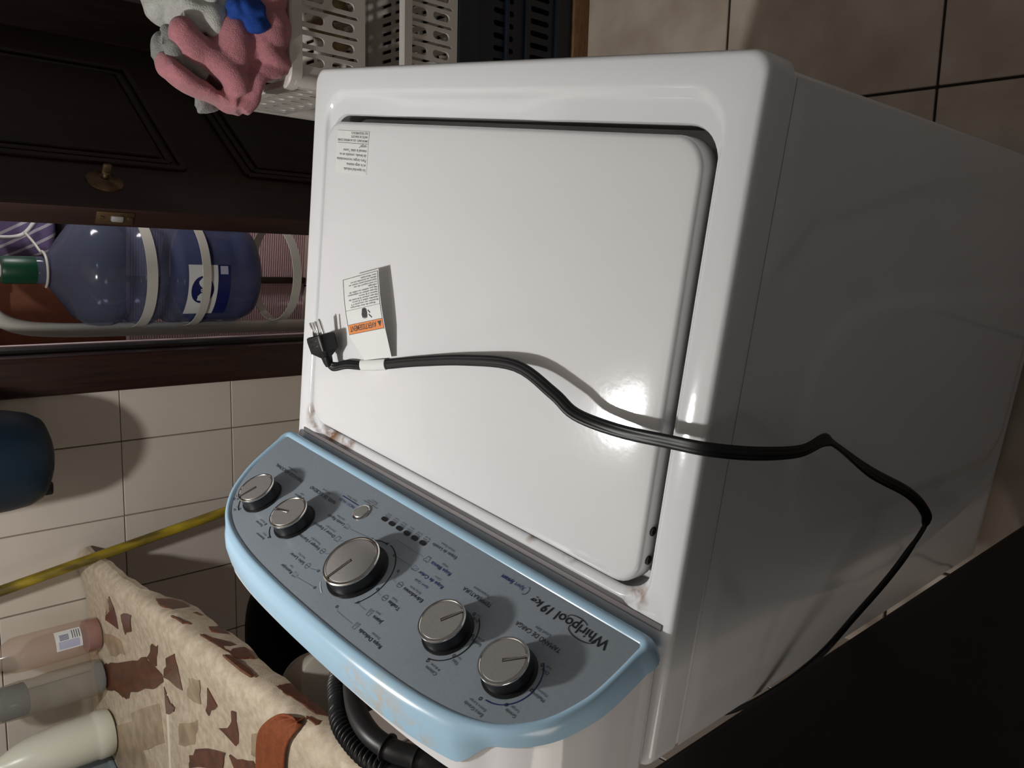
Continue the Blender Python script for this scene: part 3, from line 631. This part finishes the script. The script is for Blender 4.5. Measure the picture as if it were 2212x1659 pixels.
def chip(poly, m, fascia=False):
    c = (sum(p[0] for p in poly)/len(poly), sum(p[1] for p in poly)/len(poly)); out = []
    for i in range(len(poly)):                                     # ragged edge
        a, b = poly[i], poly[(i+1) % len(poly)]
        for t in (0, .33, .67):
            j = random.uniform(-.0035, .0035) if t else 0
            out.append((a[0]+(b[0]-a[0])*t+j, a[1]+(b[1]-a[1])*t+j*(.4 if fascia else 1)))
    def P(p, h): return sk(p[0], -.035+max(0, .93-p[1])*.12-h, p[1]) if fascia else sk(p[0], p[1], lipz(p[1])+h)
    n = len(out); vs_ = [P(p, .0016) for p in out] + [P(p, -.004) for p in out] + [P(c, .0018)]
    fs = [(i, (i+1) % n, n+(i+1) % n, n+i) for i in range(n)] + [(i, (i+1) % n, 2*n) for i in range(n)]
    obj('stone_chip', vs_, fs, m, sink)
CH = M['chip']
for l in ([(.102, .237), (.149, .212), (.317, .147), (.403, .108), (.448, .110), (.500, .114), (.500, .131), (.440, .169), (.288, .234), (.267, .258), (.230, .270), (.204, .269), (.116, .295), (.082, .294), (.101, .267)],
          [(.505, .138), (.534, .166), (.558, .165), (.543, .178), (.509, .197)], [(.622, .268), (.625, .239), (.679, .201), (.799, .157), (.785, .193)], [(.816, .154), (.848, .147), (.916, .119), (.93, .126), (.836, .17)],
          [(.218, .02), (.24, .044), (.231, .100), (.136, .107)], [(.281, .047), (.362, .022), (.334, .071), (.281, .098), (.277, .074)], [(.457, .062), (.511, .041), (.47, .105), (.455, .115), (.41, .107)],
          [(.543, .06), (.609, .025), (.608, .053), (.608, .107), (.505, .118)], [(.756, .042), (.785, .068), (.734, .110), (.721, .104)], [(.854, .049), (.879, .04), (.86, .112), (.843, .122), (.776, .118), (.836, .083)]):
    chip(l, CH)
for l in ([(.451, .935), (.466, .913), (.506, .896), (.593, .896), (.534, .930), (.489, .940)], [(.561, .945), (.58, .940), (.631, .932), (.613, .942)], [(.662, .91), (.667, .892), (.722, .893), (.686, .915)], [(.688, .938), (.758, .909), (.798, .897), (.849, .904), (.833, .929), (.786, .934)],
          [(.803, .944), (.813, .938), (.892, .934), (.922, .938), (.907, .944)], [(.958, .928), (.969, .912), (.999, .928)], [(.964, .919), (.979, .905), (1.018, .906), (1.126, .912), (1.1, .925), (1.065, .924), (1.037, .927), (1.002, .93)], [(1.097, .940), (1.127, .929), (1.129, .942)]):
    chip(l, CH, True)
for l in ([(.08, .155), (.24, .125), (.27, .15), (.16, .19)], [(.02, .24), (.06, .21), (.09, .30), (.04, .36)], [(.28, .29), (.47, .19), (.49, .27), (.33, .36)], [(.10, .40), (.30, .30), (.42, .42), (.2, .52)], [(.58, .19), (.68, .14), (.66, .20), (.57, .24)], [(.17, .065), (.20, .03), (.21, .07), (.14, .10)], [(.66, .06), (.72, .04), (.70, .10), (.63, .11)], [(.93, .06), (1.0, .03), (.97, .10), (.91, .11)]):
    chip(l, M['chip_tan'])
box('joint_strip', sk(.515, .40, .9447), (.011, .50, .002), M['joint'], sink, ax=SAX, bev=.0005)
# tiled base under the near half of the sink
base = thing('sink_base', sk(1.3, .1, 0), 'low tiled masonry pier under the sink, behind the washer', 'masonry base')
box('masonry', sk(1.52, .14, .449), (.80, .30, .89), M['grout'], base, ax=SAX, bev=.003)
for u0, u1, m in ((1.122, 1.232, 'tile_base'), (1.236, 1.42, 'tile_base2'), (1.424, 1.62, 'tile_base'), (1.624, 1.90, 'tile_base2')):
    for z0, z1 in ((0, .29), (.294, .60), (.604, .892)):
        box('tile', sk((u0+u1)/2, -.0135, (z0+z1)/2), (u1-u0, .008, z1-z0), M[m], base, ax=SAX, bev=.0015, seg=1)
# things in the dark space under the sink
bb = thing('bucket', (1.14, 1.24, 0), 'large black plastic bucket in the dark space under the sink', 'bucket')
lathe('body', [(.15, 0), (.155, .01), (.185, .66), (.20, .665), (.20, .69), (.188, .69), (.18, .66), (.15, .02)], 40, (1.14, 1.24, 0), M['bucket_black'], bb)
bm = bmesh.new(); bm_tube(bm, [V((1.14+.198*math.cos(t), 1.24+.198*math.sin(t), .60-.02*math.cos(t*1))) for t in [PI*k/20+PI for k in range(21)]], .004, 8); bobj('handle', bm, M['bucket_black'], bb)
tub = thing('plastic_pot', (.80, 1.06, .70), 'pale grey round plastic pot lying on its side below the sink edge', 'pot')
pa = V((-.80, -.60, .25)).normalized(); fr = frame(pa)
lathe('pot_body', [(.060, -.16), (.064, -.14), (.060, -.01), (.058, 0), (.050, .0015), (.004, .002)], 36, (.765, 1.035, .800), M['pale_plastic'], tub, ax=fr)
lathe('pot_rim', [(.060, -.168), (.067, -.166), (.067, -.150), (.062, -.148)], 36, (.765, 1.035, .800), M['pale_plastic'], tub, ax=fr)
box('stand_block', (.83, 1.07, .37), (.11, .10, .735), M['bucket_black'], tub, bev=.004)
# rust-coloured cloth folded over the lip
vs_, fs = [], []; cl = [(.98, .20), (.99, .12), (1.005, .07), (1.02, .04), (1.04, .012), (1.062, -.010), (1.085, -.026), (1.103, -.036)]
for k, (u, v) in enumerate(cl):
    hw_ = .052 - .004*k if k < 6 else (.022, .004)[k-6]
    for j in range(9):
        q = (j/8-.5)*2; uu = u+q*hw_*.95; vv = v+q*hw_*.30 + .004*math.sin(k*1.7+j)
        z = lipz(vv) if vv > -.034 else .955+(vv+.034)
        vs_.append(sk(uu, vv, z+.0055+.002*math.sin(j*1.9+k)))
for k in range(len(cl)-1):
    for j in range(8): a = k*9+j; fs.append((a, a+1, a+10, a+9))
rc = obj('cloth_rag', vs_, fs, M['rust_cloth'], smooth=True); sd = rc.modifiers.new('s', 'SOLIDIFY'); sd.thickness = .005; sd.offset = 1
ss = rc.modifiers.new('u', 'SUBSURF'); ss.levels = ss.render_levels = 2
tag(rc, 'rust-orange cloth folded over the rounded lip of the stone sink', 'cloth')

# ------------------------------------------------------------------ bottles along the wall on the sink
def bottle(name, u, v, prof, m, label, cat, z=.946):
    t = thing(name, sk(u, v, z), label, cat, ); lathe('body', prof, 36, sk(u, v, z), m, t, ax=SAX if False else ZAX); return t
b1 = bottle('detergent_bottle', .075, .160, [(.036, 0), (.040, .004), (.042, .02), (.042, .17), (.040, .19), (.020, .225), (.015, .24), (.015, .26)], M['clear_pink'], 'cloudy clear plastic bottle with pink base and white printed label by the wall', 'bottle')
lathe('liquid', [(.037, .003), (.039, .02), (.039, .032)], 32, sk(.075, .160, .946), M['soap_pink'], b1)
lathe('cap', [(.017, .252), (.017, .275), (.014, .278)], 20, sk(.075, .160, .946), M['label_white'], b1)
def cylpatch(name, c, r, a0, a1, z0, z1, m, parent, n=16):
    vs_, fs = [], []
    for k in range(n+1):
        a = a0+(a1-a0)*k/n; vs_ += [V(c)+V((r*math.cos(a), r*math.sin(a), z0)), V(c)+V((r*math.cos(a), r*math.sin(a), z1))]
    for k in range(n): fs.append((2*k, 2*k+1, 2*k+3, 2*k+2))
    return obj(name, vs_, fs, m, parent, smooth=True)
c1 = sk(.075, .160, .946); R_ = math.radians
lb = cylpatch('paper_label', c1, .0425, R_(185), R_(250), .048, .105, M['label_white'], b1)
cylpatch('label_print', c1, .0428, R_(190), R_(214), .054, .099, M['label_lilac'], lb)
for k in range(6): cylpatch('bar_code', c1, .0431, R_(217+k*3.2), R_(218.6+k*3.2), .076, .096, M['ink_navy'], lb, 2)
for k in range(4): cylpatch('label_print', c1, .0431, R_(217), R_(244), .052+k*.005, .0535+k*.005, M['ink_grey'], lb, 6)
b2 = bottle('clear_bottle', .095, .262, [(.030, 0), (.040, .006), (.043, .02), (.044, .12), (.041, .15), (.043, .18), (.040, .23), (.03, .25)], M['clear_grey'], 'clear empty plastic bottle with dark grey scourer in its top, between two bottles', 'bottle')
lathe('scourer', [(.030, .168), (.038, .172), (.038, .225), (.03, .23)], 24, sk(.095, .262, .946), M['foam_grey'], b2)
lathe('base_disc', [(.030, .002), (.036, .006), (.036, .012)], 24, sk(.095, .262, .946), M['clear_blue'], b2)
b3 = bottle('milky_bottle', .130, .395, [(.046, 0), (.054, .004), (.0575, .014), (.058, .034), (.0555, .040), (.0545, .046), (.0555, .06), (.0545, .12), (.050, .165), (.040, .205), (.026, .235), (.018, .25), (.018, .27)], M['milk'], 'plump milky white plastic bottle standing on the stone sink', 'bottle')
lathe('cap', [(.021, .262), (.021, .285), (.018, .288)], 24, sk(.130, .395, .946), M['milk'], b3)
bx_ = thing('plastic_caddy', sk(.12, .55, .946), 'bluish clear plastic caddy with a purple-topped tube beside the milky bottle', 'caddy')
ca = (V((.2, .98, 0)).normalized(), V((-.98, .2, 0)).normalized(), UZ)
box('caddy_box', sk(.135, .545, 1.015), (.13, .10, .14), M['clear_blue'], bx_, ax=ca, bev=.006)
box('caddy_rim', sk(.135, .545, 1.088), (.138, .108, .010), M['clear_blue'], bx_, ax=ca, bev=.003)
box('caddy_foot', sk(.135, .545, .952), (.138, .108, .012), M['clear_blue'], bx_, ax=ca, bev=.003)
lathe('purple_cap', [(.022, 0), (.022, .05), (.018, .055)], 20, sk(.13, .500, 1.085), M['purple'], bx_)

# ------------------------------------------------------------------ yellow pole and the dark bucket by the wall
yp = thing('yellow_pole', wl(.10, -.03, 0), 'worn yellow painted wooden pole leaning against the tiled wall', 'pole')
PA_, PB_ = V((1.6377, 1.1538, 1.1465)), V((1.6002, 1.0474, .6364)); dirp = (PA_-PB_).normalized()
ptop = PA_ + dirp*.55; pbot = PB_ - dirp*.62
tube('shaft', [pbot.lerp(ptop, k/24)+wi*(-.006) for k in range(25)], .0125, M['yellow'], yp, n=18)
lathe('tip', [(.013, -.004), (.014, 0), (.014, .03), (.0128, .034)], 18, pbot+wi*-.006, M['bucket_black'], yp, ax=frame(dirp))
tb = thing('hanging_bucket', (1.62, .832, 1.05), 'dark teal plastic bucket hanging on the tiled wall above the pole', 'bucket')
ta = V((-.10, -.10, 1)).normalized(); fr = frame(ta); bc = V((1.600, .832, 1.058))
lathe('bucket_body', [(.02, .0), (.070, .004), (.092, .016), (.104, .040), (.110, .075), (.118, .16), (.128, .28), (.134, .285), (.134, .295), (.124, .295), (.10, .05)], 48, bc, M['teal'], tb, ax=fr)
bm = bmesh.new(); bm_box(bm, bc+V((-.050, .052, .008)), (.030, .030, .022), None, .006); bobj('foot_lug', bm, M['bucket_black'], tb)
bm = bmesh.new(); bm_box(bm, bc+V((-.075, -.012, .012)), (.030, .030, .022), None, .006); bobj('foot_lug', bm, M['teal'], tb)
tube('hook', catmull([wl(.36, .0, 1.42), wl(.36, -.06, 1.43), wl(.36, -.11, 1.40), wl(.36, -.11, 1.33)], 6), .004, M['chrome'], tb, n=8)

# ------------------------------------------------------------------ stacked crates with clothes, in front of the door
CO = V((1.054, -.012, 0))
def cr(x, y, z): return CO + wd*x + wi*y + UZ*z
def crate(name, z0, z1, x0, x1, y0, y1, m, label, front, side, rim=.022, legs=0, group=None):
    t = thing(name, cr((x0+x1)/2, (y0+y1)/2, z0), label, 'crate', group); h = z1-z0
    wx, wy = x1-x0, y1-y0; th = .004
    def wallp(nm, o, xd, L, holes): plate(nm, [(0, 0), (L, 0), (L, h-rim*.5), (0, h-rim*.5)], holes, th, o, xd, UZ, m, t)
    wallp('side_wall', cr(x0+.012, y0, z0), wd, wx-.024, front(wx-.024, h)); wallp('side_wall', cr(x0+.012, y1, z0), wd, wx-.024, front(wx-.024, h))
    wallp('side_wall', cr(x0, y0+.012, z0), wi, wy-.024, side(wy-.024, h)); wallp('side_wall', cr(x1, y0+.012, z0), wi, wy-.024, side(wy-.024, h))
    def lp(i, z): return [cr(a, b, z) for a, b in rrect(x0-i, x1+i, y0-i, y1+i, .022+i, 4, 6)]
    v1, f1 = loft([lp(.0, z1-rim), lp(.007, z1-rim), lp(.008, z1-.003), lp(.005, z1), lp(-.006, z1), lp(-.008, z1-.004), lp(-.006, z1-rim), lp(.0, z1-rim)]); obj('rim', v1, f1, m, t, angle=40)
    for (px, py) in ((x0, y0), (x1, y0), (x1, y1), (x0, y1)):
        a = 1 if px == x0 else -1; b = 1 if py == y0 else -1
        c = cr(px+a*.012, py+b*.012, 0); z_ = z0-legs
        lathe('corner_post', [(.016, z_), (.016, z1-rim*.6)], 16, c, m, t)
    hs = []
    k = .05
    while k < wx-.05:
        q = .045
        while q < wy-.04: hs.append(slot(k, q, .010, .040) if False else [(k-.004, q-.018), (k+.004, q-.018), (k+.004, q+.018), (k-.004, q+.018)]); q += .05
        k += .020
    plate('crate_floor', [(0.006, 0.006), (wx-.006, 0.006), (wx-.006, wy-.006), (.006, wy-.006)], hs, .004, cr(x0, y0, z0+.004), wd, wi, m, t)
    return t
def slots_a(L, h):
    hs = []; k = .03
    j = 0
    while k < L-.03:
        if j % 2 == 0:
            for zc in (h*.30, h*.70): hs.append([(k+b*1.0, zc+a) for a, b in [(p[0], p[1]) for p in slot(0, 0, h*.30, .016)]])
        else: hs.append([(k+b, h*.47+a) for a, b in slot(0, 0, h*.74, .006)])
        k += .0185; j += 1
    return hs
def slots_b(L, h):
    hs = []; k = .022
    while k < L-.02:
        for zc in (h*.28, h*.66): hs.append([(k+b, zc+a) for a, b in slot(0, 0, h*.30, .011)])
        k += .021
    return hs
c1_ = crate('white_crate', .628, .787, 0, .50, 0, .33, M['crate_white'], 'off-white slotted plastic crate heaped with laundry, topmost of the stack', slots_a, slots_a, .024, legs=.086)
c2_ = crate('white_crate', .400, .541, .03, .53, .004, .33, M['crate_white'], 'off-white slotted plastic crate, second of the stack above the navy one', slots_a, slots_b, .022)
def slots_n(L, h):
    hs = []; k = .05
    while k < L-.04:
        for zc in (h*.30, h*.62): hs.append([(k+b, zc+a) for a, b in slot(0, 0, h*.17, .012)])
        k += .026
    return hs
c3_ = crate('navy_crate', .052, .398, .065, .575, .008, .34, M['crate_blue'], 'deep navy plastic crate at the bottom of the stack', slots_n, slots_n, .055)
for z in (.105, .20, .26): box('rib', cr(.32, .003, z), (.49, .010, .008), M['crate_blue'], c3_, ax=(wd, wi, UZ), bev=.002)
plk = thing('wooden_pallet', cr(.32, .17, 0), 'raw pine boards under the navy crate on the floor', 'pallet')
for y in (.012, .17, .33): box('board', cr(.335, y, .025), (.60, .075 if y > .02 else .03, .050), M['wood_raw'], plk, ax=(wd, wi, UZ), bev=.003)
lathe('knot', [(.006, 0), (.0055, .0012)], 12, cr(.12, -.0035, .025), M['wood_black'], plk, ax=(wd, UZ, -wi))
# onions seen through the slots of the top crate
OM = mat('onion_skin', (.50, .38, .18), .4, var=.4, scale=30)
for k, (x, y, r) in enumerate(((.10, .045, .026), (.16, .050, .024), (.21, .042, .022), (.135, .10, .025), (.27, .05, .024))):
    o = lathe('onion', [(.004, -r*1.0), (r*.55, -r*.85), (r*.95, -r*.3), (r, .1*r), (r*.8, .6*r), (r*.35, r*.95), (.004, r*1.25), (.002, r*1.5)], 18, cr(x, y, .637+r*1.0), OM)
    tag(o, 'small golden onion behind the slots of the topmost white crate', 'onion', 'onions in the top crate')
# laundry heaped on the top crate
E3 = lambda x, y, z: V((x, y, z))
from mathutils import Euler
lump_pink = lump('pink_towel', [('e', cr(.055, .03, .962), (.026, .026, .026)), ('e', cr(.001, .05, .985), (.020, .020, .014)), ('e', cr(.27, .10, .78), (.10, .10, .05)), ('e', cr(.10, .08, .835), (.085, .10, .065)), ('e', cr(.05, .065, .87), (.07, .07, .055)), ('e', cr(.15, .045, .83), (.075, .07, .06)), ('e', cr(.09, .04, .815), (.07, .05, .05)),
    ('t', [cr(.055, .03, .965), cr(.03, .035, .925), cr(.005, .03, .885), cr(-.028, .03, .862)], .026), ('t', [cr(.00, .05, .985), cr(-.015, .05, .965), cr(-.030, .05, .92), cr(-.048, .05, .880), cr(-.052, .04, .862)], .013, 2.2),
    ('t', [cr(-.052, .04, .862), cr(-.03, .03, .845), cr(.005, .02, .835), cr(.02, .02, .80)], .017, 1.6), ('t', [cr(.10, .02, .85), cr(.06, .018, .835), cr(.035, .018, .81), cr(.03, .02, .785)], .020, 1.6)], M['pink_cloth'], voxel=.004, fold=.0055, fscale=13, seed=3, smooth_it=3)
tag(lump_pink, 'pink terry towel spilling over the corner of the top crate', 'towel')
lw = lump('white_towel', [('e', cr(.25, .15, .865), (.09, .10, .06)), ('e', cr(.14, .10, .905), (.075, .085, .055)), ('e', cr(.15, .12, .95), (.06, .07, .04)), ('t', [cr(.09, .05, .955), cr(.085, .035, .915), cr(.10, .03, .885), cr(.14, .03, .875)], .024, 1.2), ('t', [cr(.145, .04, .96), cr(.135, .03, .935), cr(.125, .025, .905)], .020)], M['white_cloth'], voxel=.004, fold=.010, fscale=17, seed=11, smooth_it=3)
tag(lw, 'greyish white terry towel crumpled on top of the laundry heap', 'towel')
lg = lump('grey_towel', [('t', [cr(.035, .06, .985), cr(.040, .05, .965), cr(.048, .045, .935)], .022, 1.3), ('t', [cr(.015, .06, .965), cr(.012, .055, .94), cr(.006, .055, .915)], .019, 1.2), ('e', cr(.03, .09, .945), (.04, .04, .05)), ('t', [cr(-.045, .075, .925), cr(-.040, .075, .90), cr(-.030, .07, .885)], .014, 1.5)], M['grey_cloth'], voxel=.0035, fold=.006, fscale=26, seed=21)
tag(lg, 'grey towel rolled between the pink and the white towels', 'towel')
lbq = lump('blue_cloth', [('e', cr(.105, -.005, .868), (.030, .022, .036)), ('e', cr(.085, -.008, .850), (.020, .018, .026)), ('t', [cr(.125, .0, .885), cr(.10, -.012, .86), cr(.075, -.008, .835)], .014, 1.3)], M['blue_cloth'], voxel=.004, fold=.004, fscale=40, seed=5)
tag(lbq, 'small royal blue cloth lying on the pink towel', 'cloth')

# ------------------------------------------------------------------ beyond the doorway: water jug in its white stand, boards
JC = V((2.09, .478, 0))
jug = thing('water_jug', (2.09, .478, .36), 'large blue clear plastic water jug with green cap, seen through the doorway', 'water jug')
prof = [(.02, .365), (.115, .360), (.136, .372), (.148, .40), (.150, .43), (.146, .445), (.1475, .458), (.1495, .475), (.1495, .600), (.147, .612), (.138, .622), (.137, .640), (.146, .652), (.151, .668), (.151, .700), (.146, .712), (.138, .722), (.138, .738), (.147, .750), (.153, .768), (.154, .800), (.149, .830), (.132, .855), (.085, .890), (.052, .912), (.037, .925), (.036, .960)]
lathe('jug_body', prof, 56, JC, M['jug'], jug, cap=False, angle=60)
lathe('cap', [(.035, .945), (.0365, .95), (.0365, 1.022), (.033, 1.03), (.020, 1.031)], 40, JC, M['cap_green'], jug)
lathe('cap_seal', [(.019, 1.0305), (.019, 1.0325)], 24, JC, M['label_white'], jug)
jl = cylpatch('jug_label', JC, .1505, R_(135), R_(196), .475, .597, M['label_white'], jug, 24)
cylpatch('label_band', JC, .1509, R_(135), R_(196), .475, .512, M['label_navy'], jl, 24)
def jw(a, z): return JC + V((.1514*math.cos(R_(168)+a/.1514), .1514*math.sin(R_(168)+a/.1514), z))
ov = [jw(.042*math.cos(t), .556+.033*math.sin(t)) for t in [2*PI*k/28 for k in range(28)]]
obj('label_oval', ov + [jw(0, .556)], [(k, (k+1) % 28, 28) for k in range(28)], M['label_navy'], jl)
text('lettering', 'Planeta', (0, 0, 0), (1, 0, 0), (0, 1, 0), M['label_white'], jl, width=.072, h=.022, shear=.25, wrap=lambda x, y: jw(x-.036, .548+y)+(jw(x-.036, .5)-V((JC.x, JC.y, .5))).normalized()*.0006)
cylpatch('bar_code', JC, .1512, R_(186), R_(195), .482, .505, M['label_lilac'], jl, 4)
stand = thing('jug_stand', (2.09, .478, 0), 'white painted tubular steel stand holding the water jug', 'stand')
tube('upright', catmull([(2.085, .652, 0), (2.085, .650, .3), (2.085, .646, .70), (2.088, .642, .90), (2.098, .628, 1.00), (2.11, .585, 1.06), (2.13, .52, 1.09), (2.16, .42, 1.10), (2.20, .30, 1.06), (2.21, .26, .95), (2.21, .26, .5), (2.21, .26, 0)], 8), .020, M['white_paint'], stand, n=18)
def band(z, r, hgt, tilt=0):
    bm = bmesh.new(); n = 64
    R4 = []
    for k in range(n):
        a = 2*PI*k/n; d = V((math.cos(a), math.sin(a), 0)); R4.append([bm.verts.new(JC + d*rr + UZ*(z+dz+tilt*math.sin(a))) for rr, dz in ((r, -hgt/2), (r+.003, -hgt/2), (r+.003, hgt/2), (r, hgt/2))])
    for k in range(n):
        A, B = R4[k], R4[(k+1) % n]
        for q in range(4): bm.faces.new((A[q], A[(q+1) % 4], B[(q+1) % 4], B[q]))
    bobj('steel_band', bm, M['white_paint'], stand)
band(.700, .157, .028); band(.548, .157, .024); band(.26, .15, .028)
for z in (.690, .548, .26): box('weld_tab', (2.087, .640, z), (.02, .03, .02), M['white_paint'], stand, bev=.003)
lathe('water', [(.02, .368), (.112, .363), (.132, .374), (.143, .40), (.145, .43), (.141, .445), (.143, .458), (.145, .475), (.145, .535)], 48, JC, clear('blue_water', (.015, .10, .50), .5, .05), jug)
wr = tube('wire_loop', catmull([JC+V((.050*math.cos(R_(a)), .050*math.sin(R_(a)), .930)) for a in range(125, 300, 15)]+[JC+V((.05, -.07, .94)), JC+V((.09, -.09, .95))], 4), .0035, M['white_paint'], n=8)
tag(wr, 'white wire loop round the neck of the water jug', 'wire')
bag = thing('plaid_bag', (2.52, .31, .79), 'purple plaid carrier bag with white stripes behind the jug cap', 'bag')
bm = bmesh.new(); bm_box(bm, (2.52, .31, .942), (.16, .36, .28), None, .04, 4)
for v in bm.verts: v.co += V((noise.noise(v.co*14), noise.noise(v.co*14+V((5, 0, 0))), noise.noise(v.co*14+V((0, 9, 0)))))*.018
bobj('bag_body', bm, M['plaid'], bag)
tube('bag_strap', catmull([(2.43, .42, 1.02), (2.42, .43, .96), (2.42, .42, .90), (2.42, .37, .86)], 5), .006, M['label_white'], bag, n=8)
shelf = thing('wooden_shelf', (2.55, .2, 0), 'dark wooden cupboard beyond the doorway carrying the plaid bag', 'cupboard')
box('body', (2.56, .24, .388), (.24, .50, .775), M['wood_black'], shelf, bev=.004); box('top_board', (2.55, .24, .7835), (.30, .54, .015), M['wood_black'], shelf, bev=.003)
# boards
pw = thing('ribbed_board', wl(.85, .85, 0), 'pink ribbed board standing upright behind the water jug', 'board')
def ribbed(name, y0, y1, x, z0, z1):
    n = int((z1-z0)/.0042); vs_, fs = [], []
    for k in range(n+1):
        z = z0+(z1-z0)*k/n; d = .0016*(1 if k % 2 else -1); vs_ += [(x+d, y0, z), (x+d, y1, z)]
    for k in range(n): fs.append((2*k, 2*k+1, 2*k+3, 2*k+2))
    nn = len(vs_); vs_ += [(x+.02, y0, z0), (x+.02, y1, z0), (x+.02, y0, z1), (x+.02, y1, z1)]; fs += [(nn, nn+1, nn+3, nn+2), (nn-2, nn-1, nn+3, nn+2)]
    obj(name, vs_, fs, M['pink_wall'], pw)
ribbed('ribbed_sheet', .10, .5320, 2.36, 0, .62); ribbed('ribbed_sheet', .5520, .85, 2.36, 0, .62)
box('dark_batten', (2.352, .542, .31), (.016, .022, .62), M['wood_dark'], pw, bev=.002)
rb = thing('red_board', (2.40, .70, 0), 'red-brown painted board behind the jug shoulder', 'board')
box('sheet', (2.40, .73, .60), (.02, .44, 1.2), M['red_wall'], rb, bev=.002)
pi_ = thing('brown_pipe', (2.30, .60, .99), 'brown painted pipe with couplings running level behind the jug cap', 'pipe')
tube('pipe', [V((2.31, .45, 1.005)), V((2.31, .95, 1.005))], .012, M['brown_pipe'], pi_, n=16)
for y in (.56, .66): bm = bmesh.new(); bm_tube(bm, [V((2.31, y, 1.005)), V((2.31, y+.03, 1.005))], .017, 16); bobj('coupling', bm, M['brown_pipe'], pi_)
lw_ = struct(box('wall_patio', (2.78, .2, 1.2), (.06, 2.2, 2.4), M['pink_wall'], bev=0))

# ------------------------------------------------------------------ dark wooden cabinet standing at the washer's near rear corner
dp = thing('wooden_door', (-.50, .64, 0), 'near-black wooden door leaf standing at the near rear corner of the washer', 'door')
cax = (V((-.985, .17, 0)).normalized(), V((.17, .985, 0)).normalized(), UZ); ce = V((-.060, .562, 0))
box('leaf', ce+cax[0]*.45+cax[1]*.018+UZ*1.0, (.90, .036, 2.0), M['wood_black'], dp, ax=cax, bev=.002)
box('edge_strip', ce+cax[0]*-.001+cax[1]*.018+UZ*1.0, (.004, .030, 2.0), M['wood_dark'], dp, ax=cax, bev=.001)
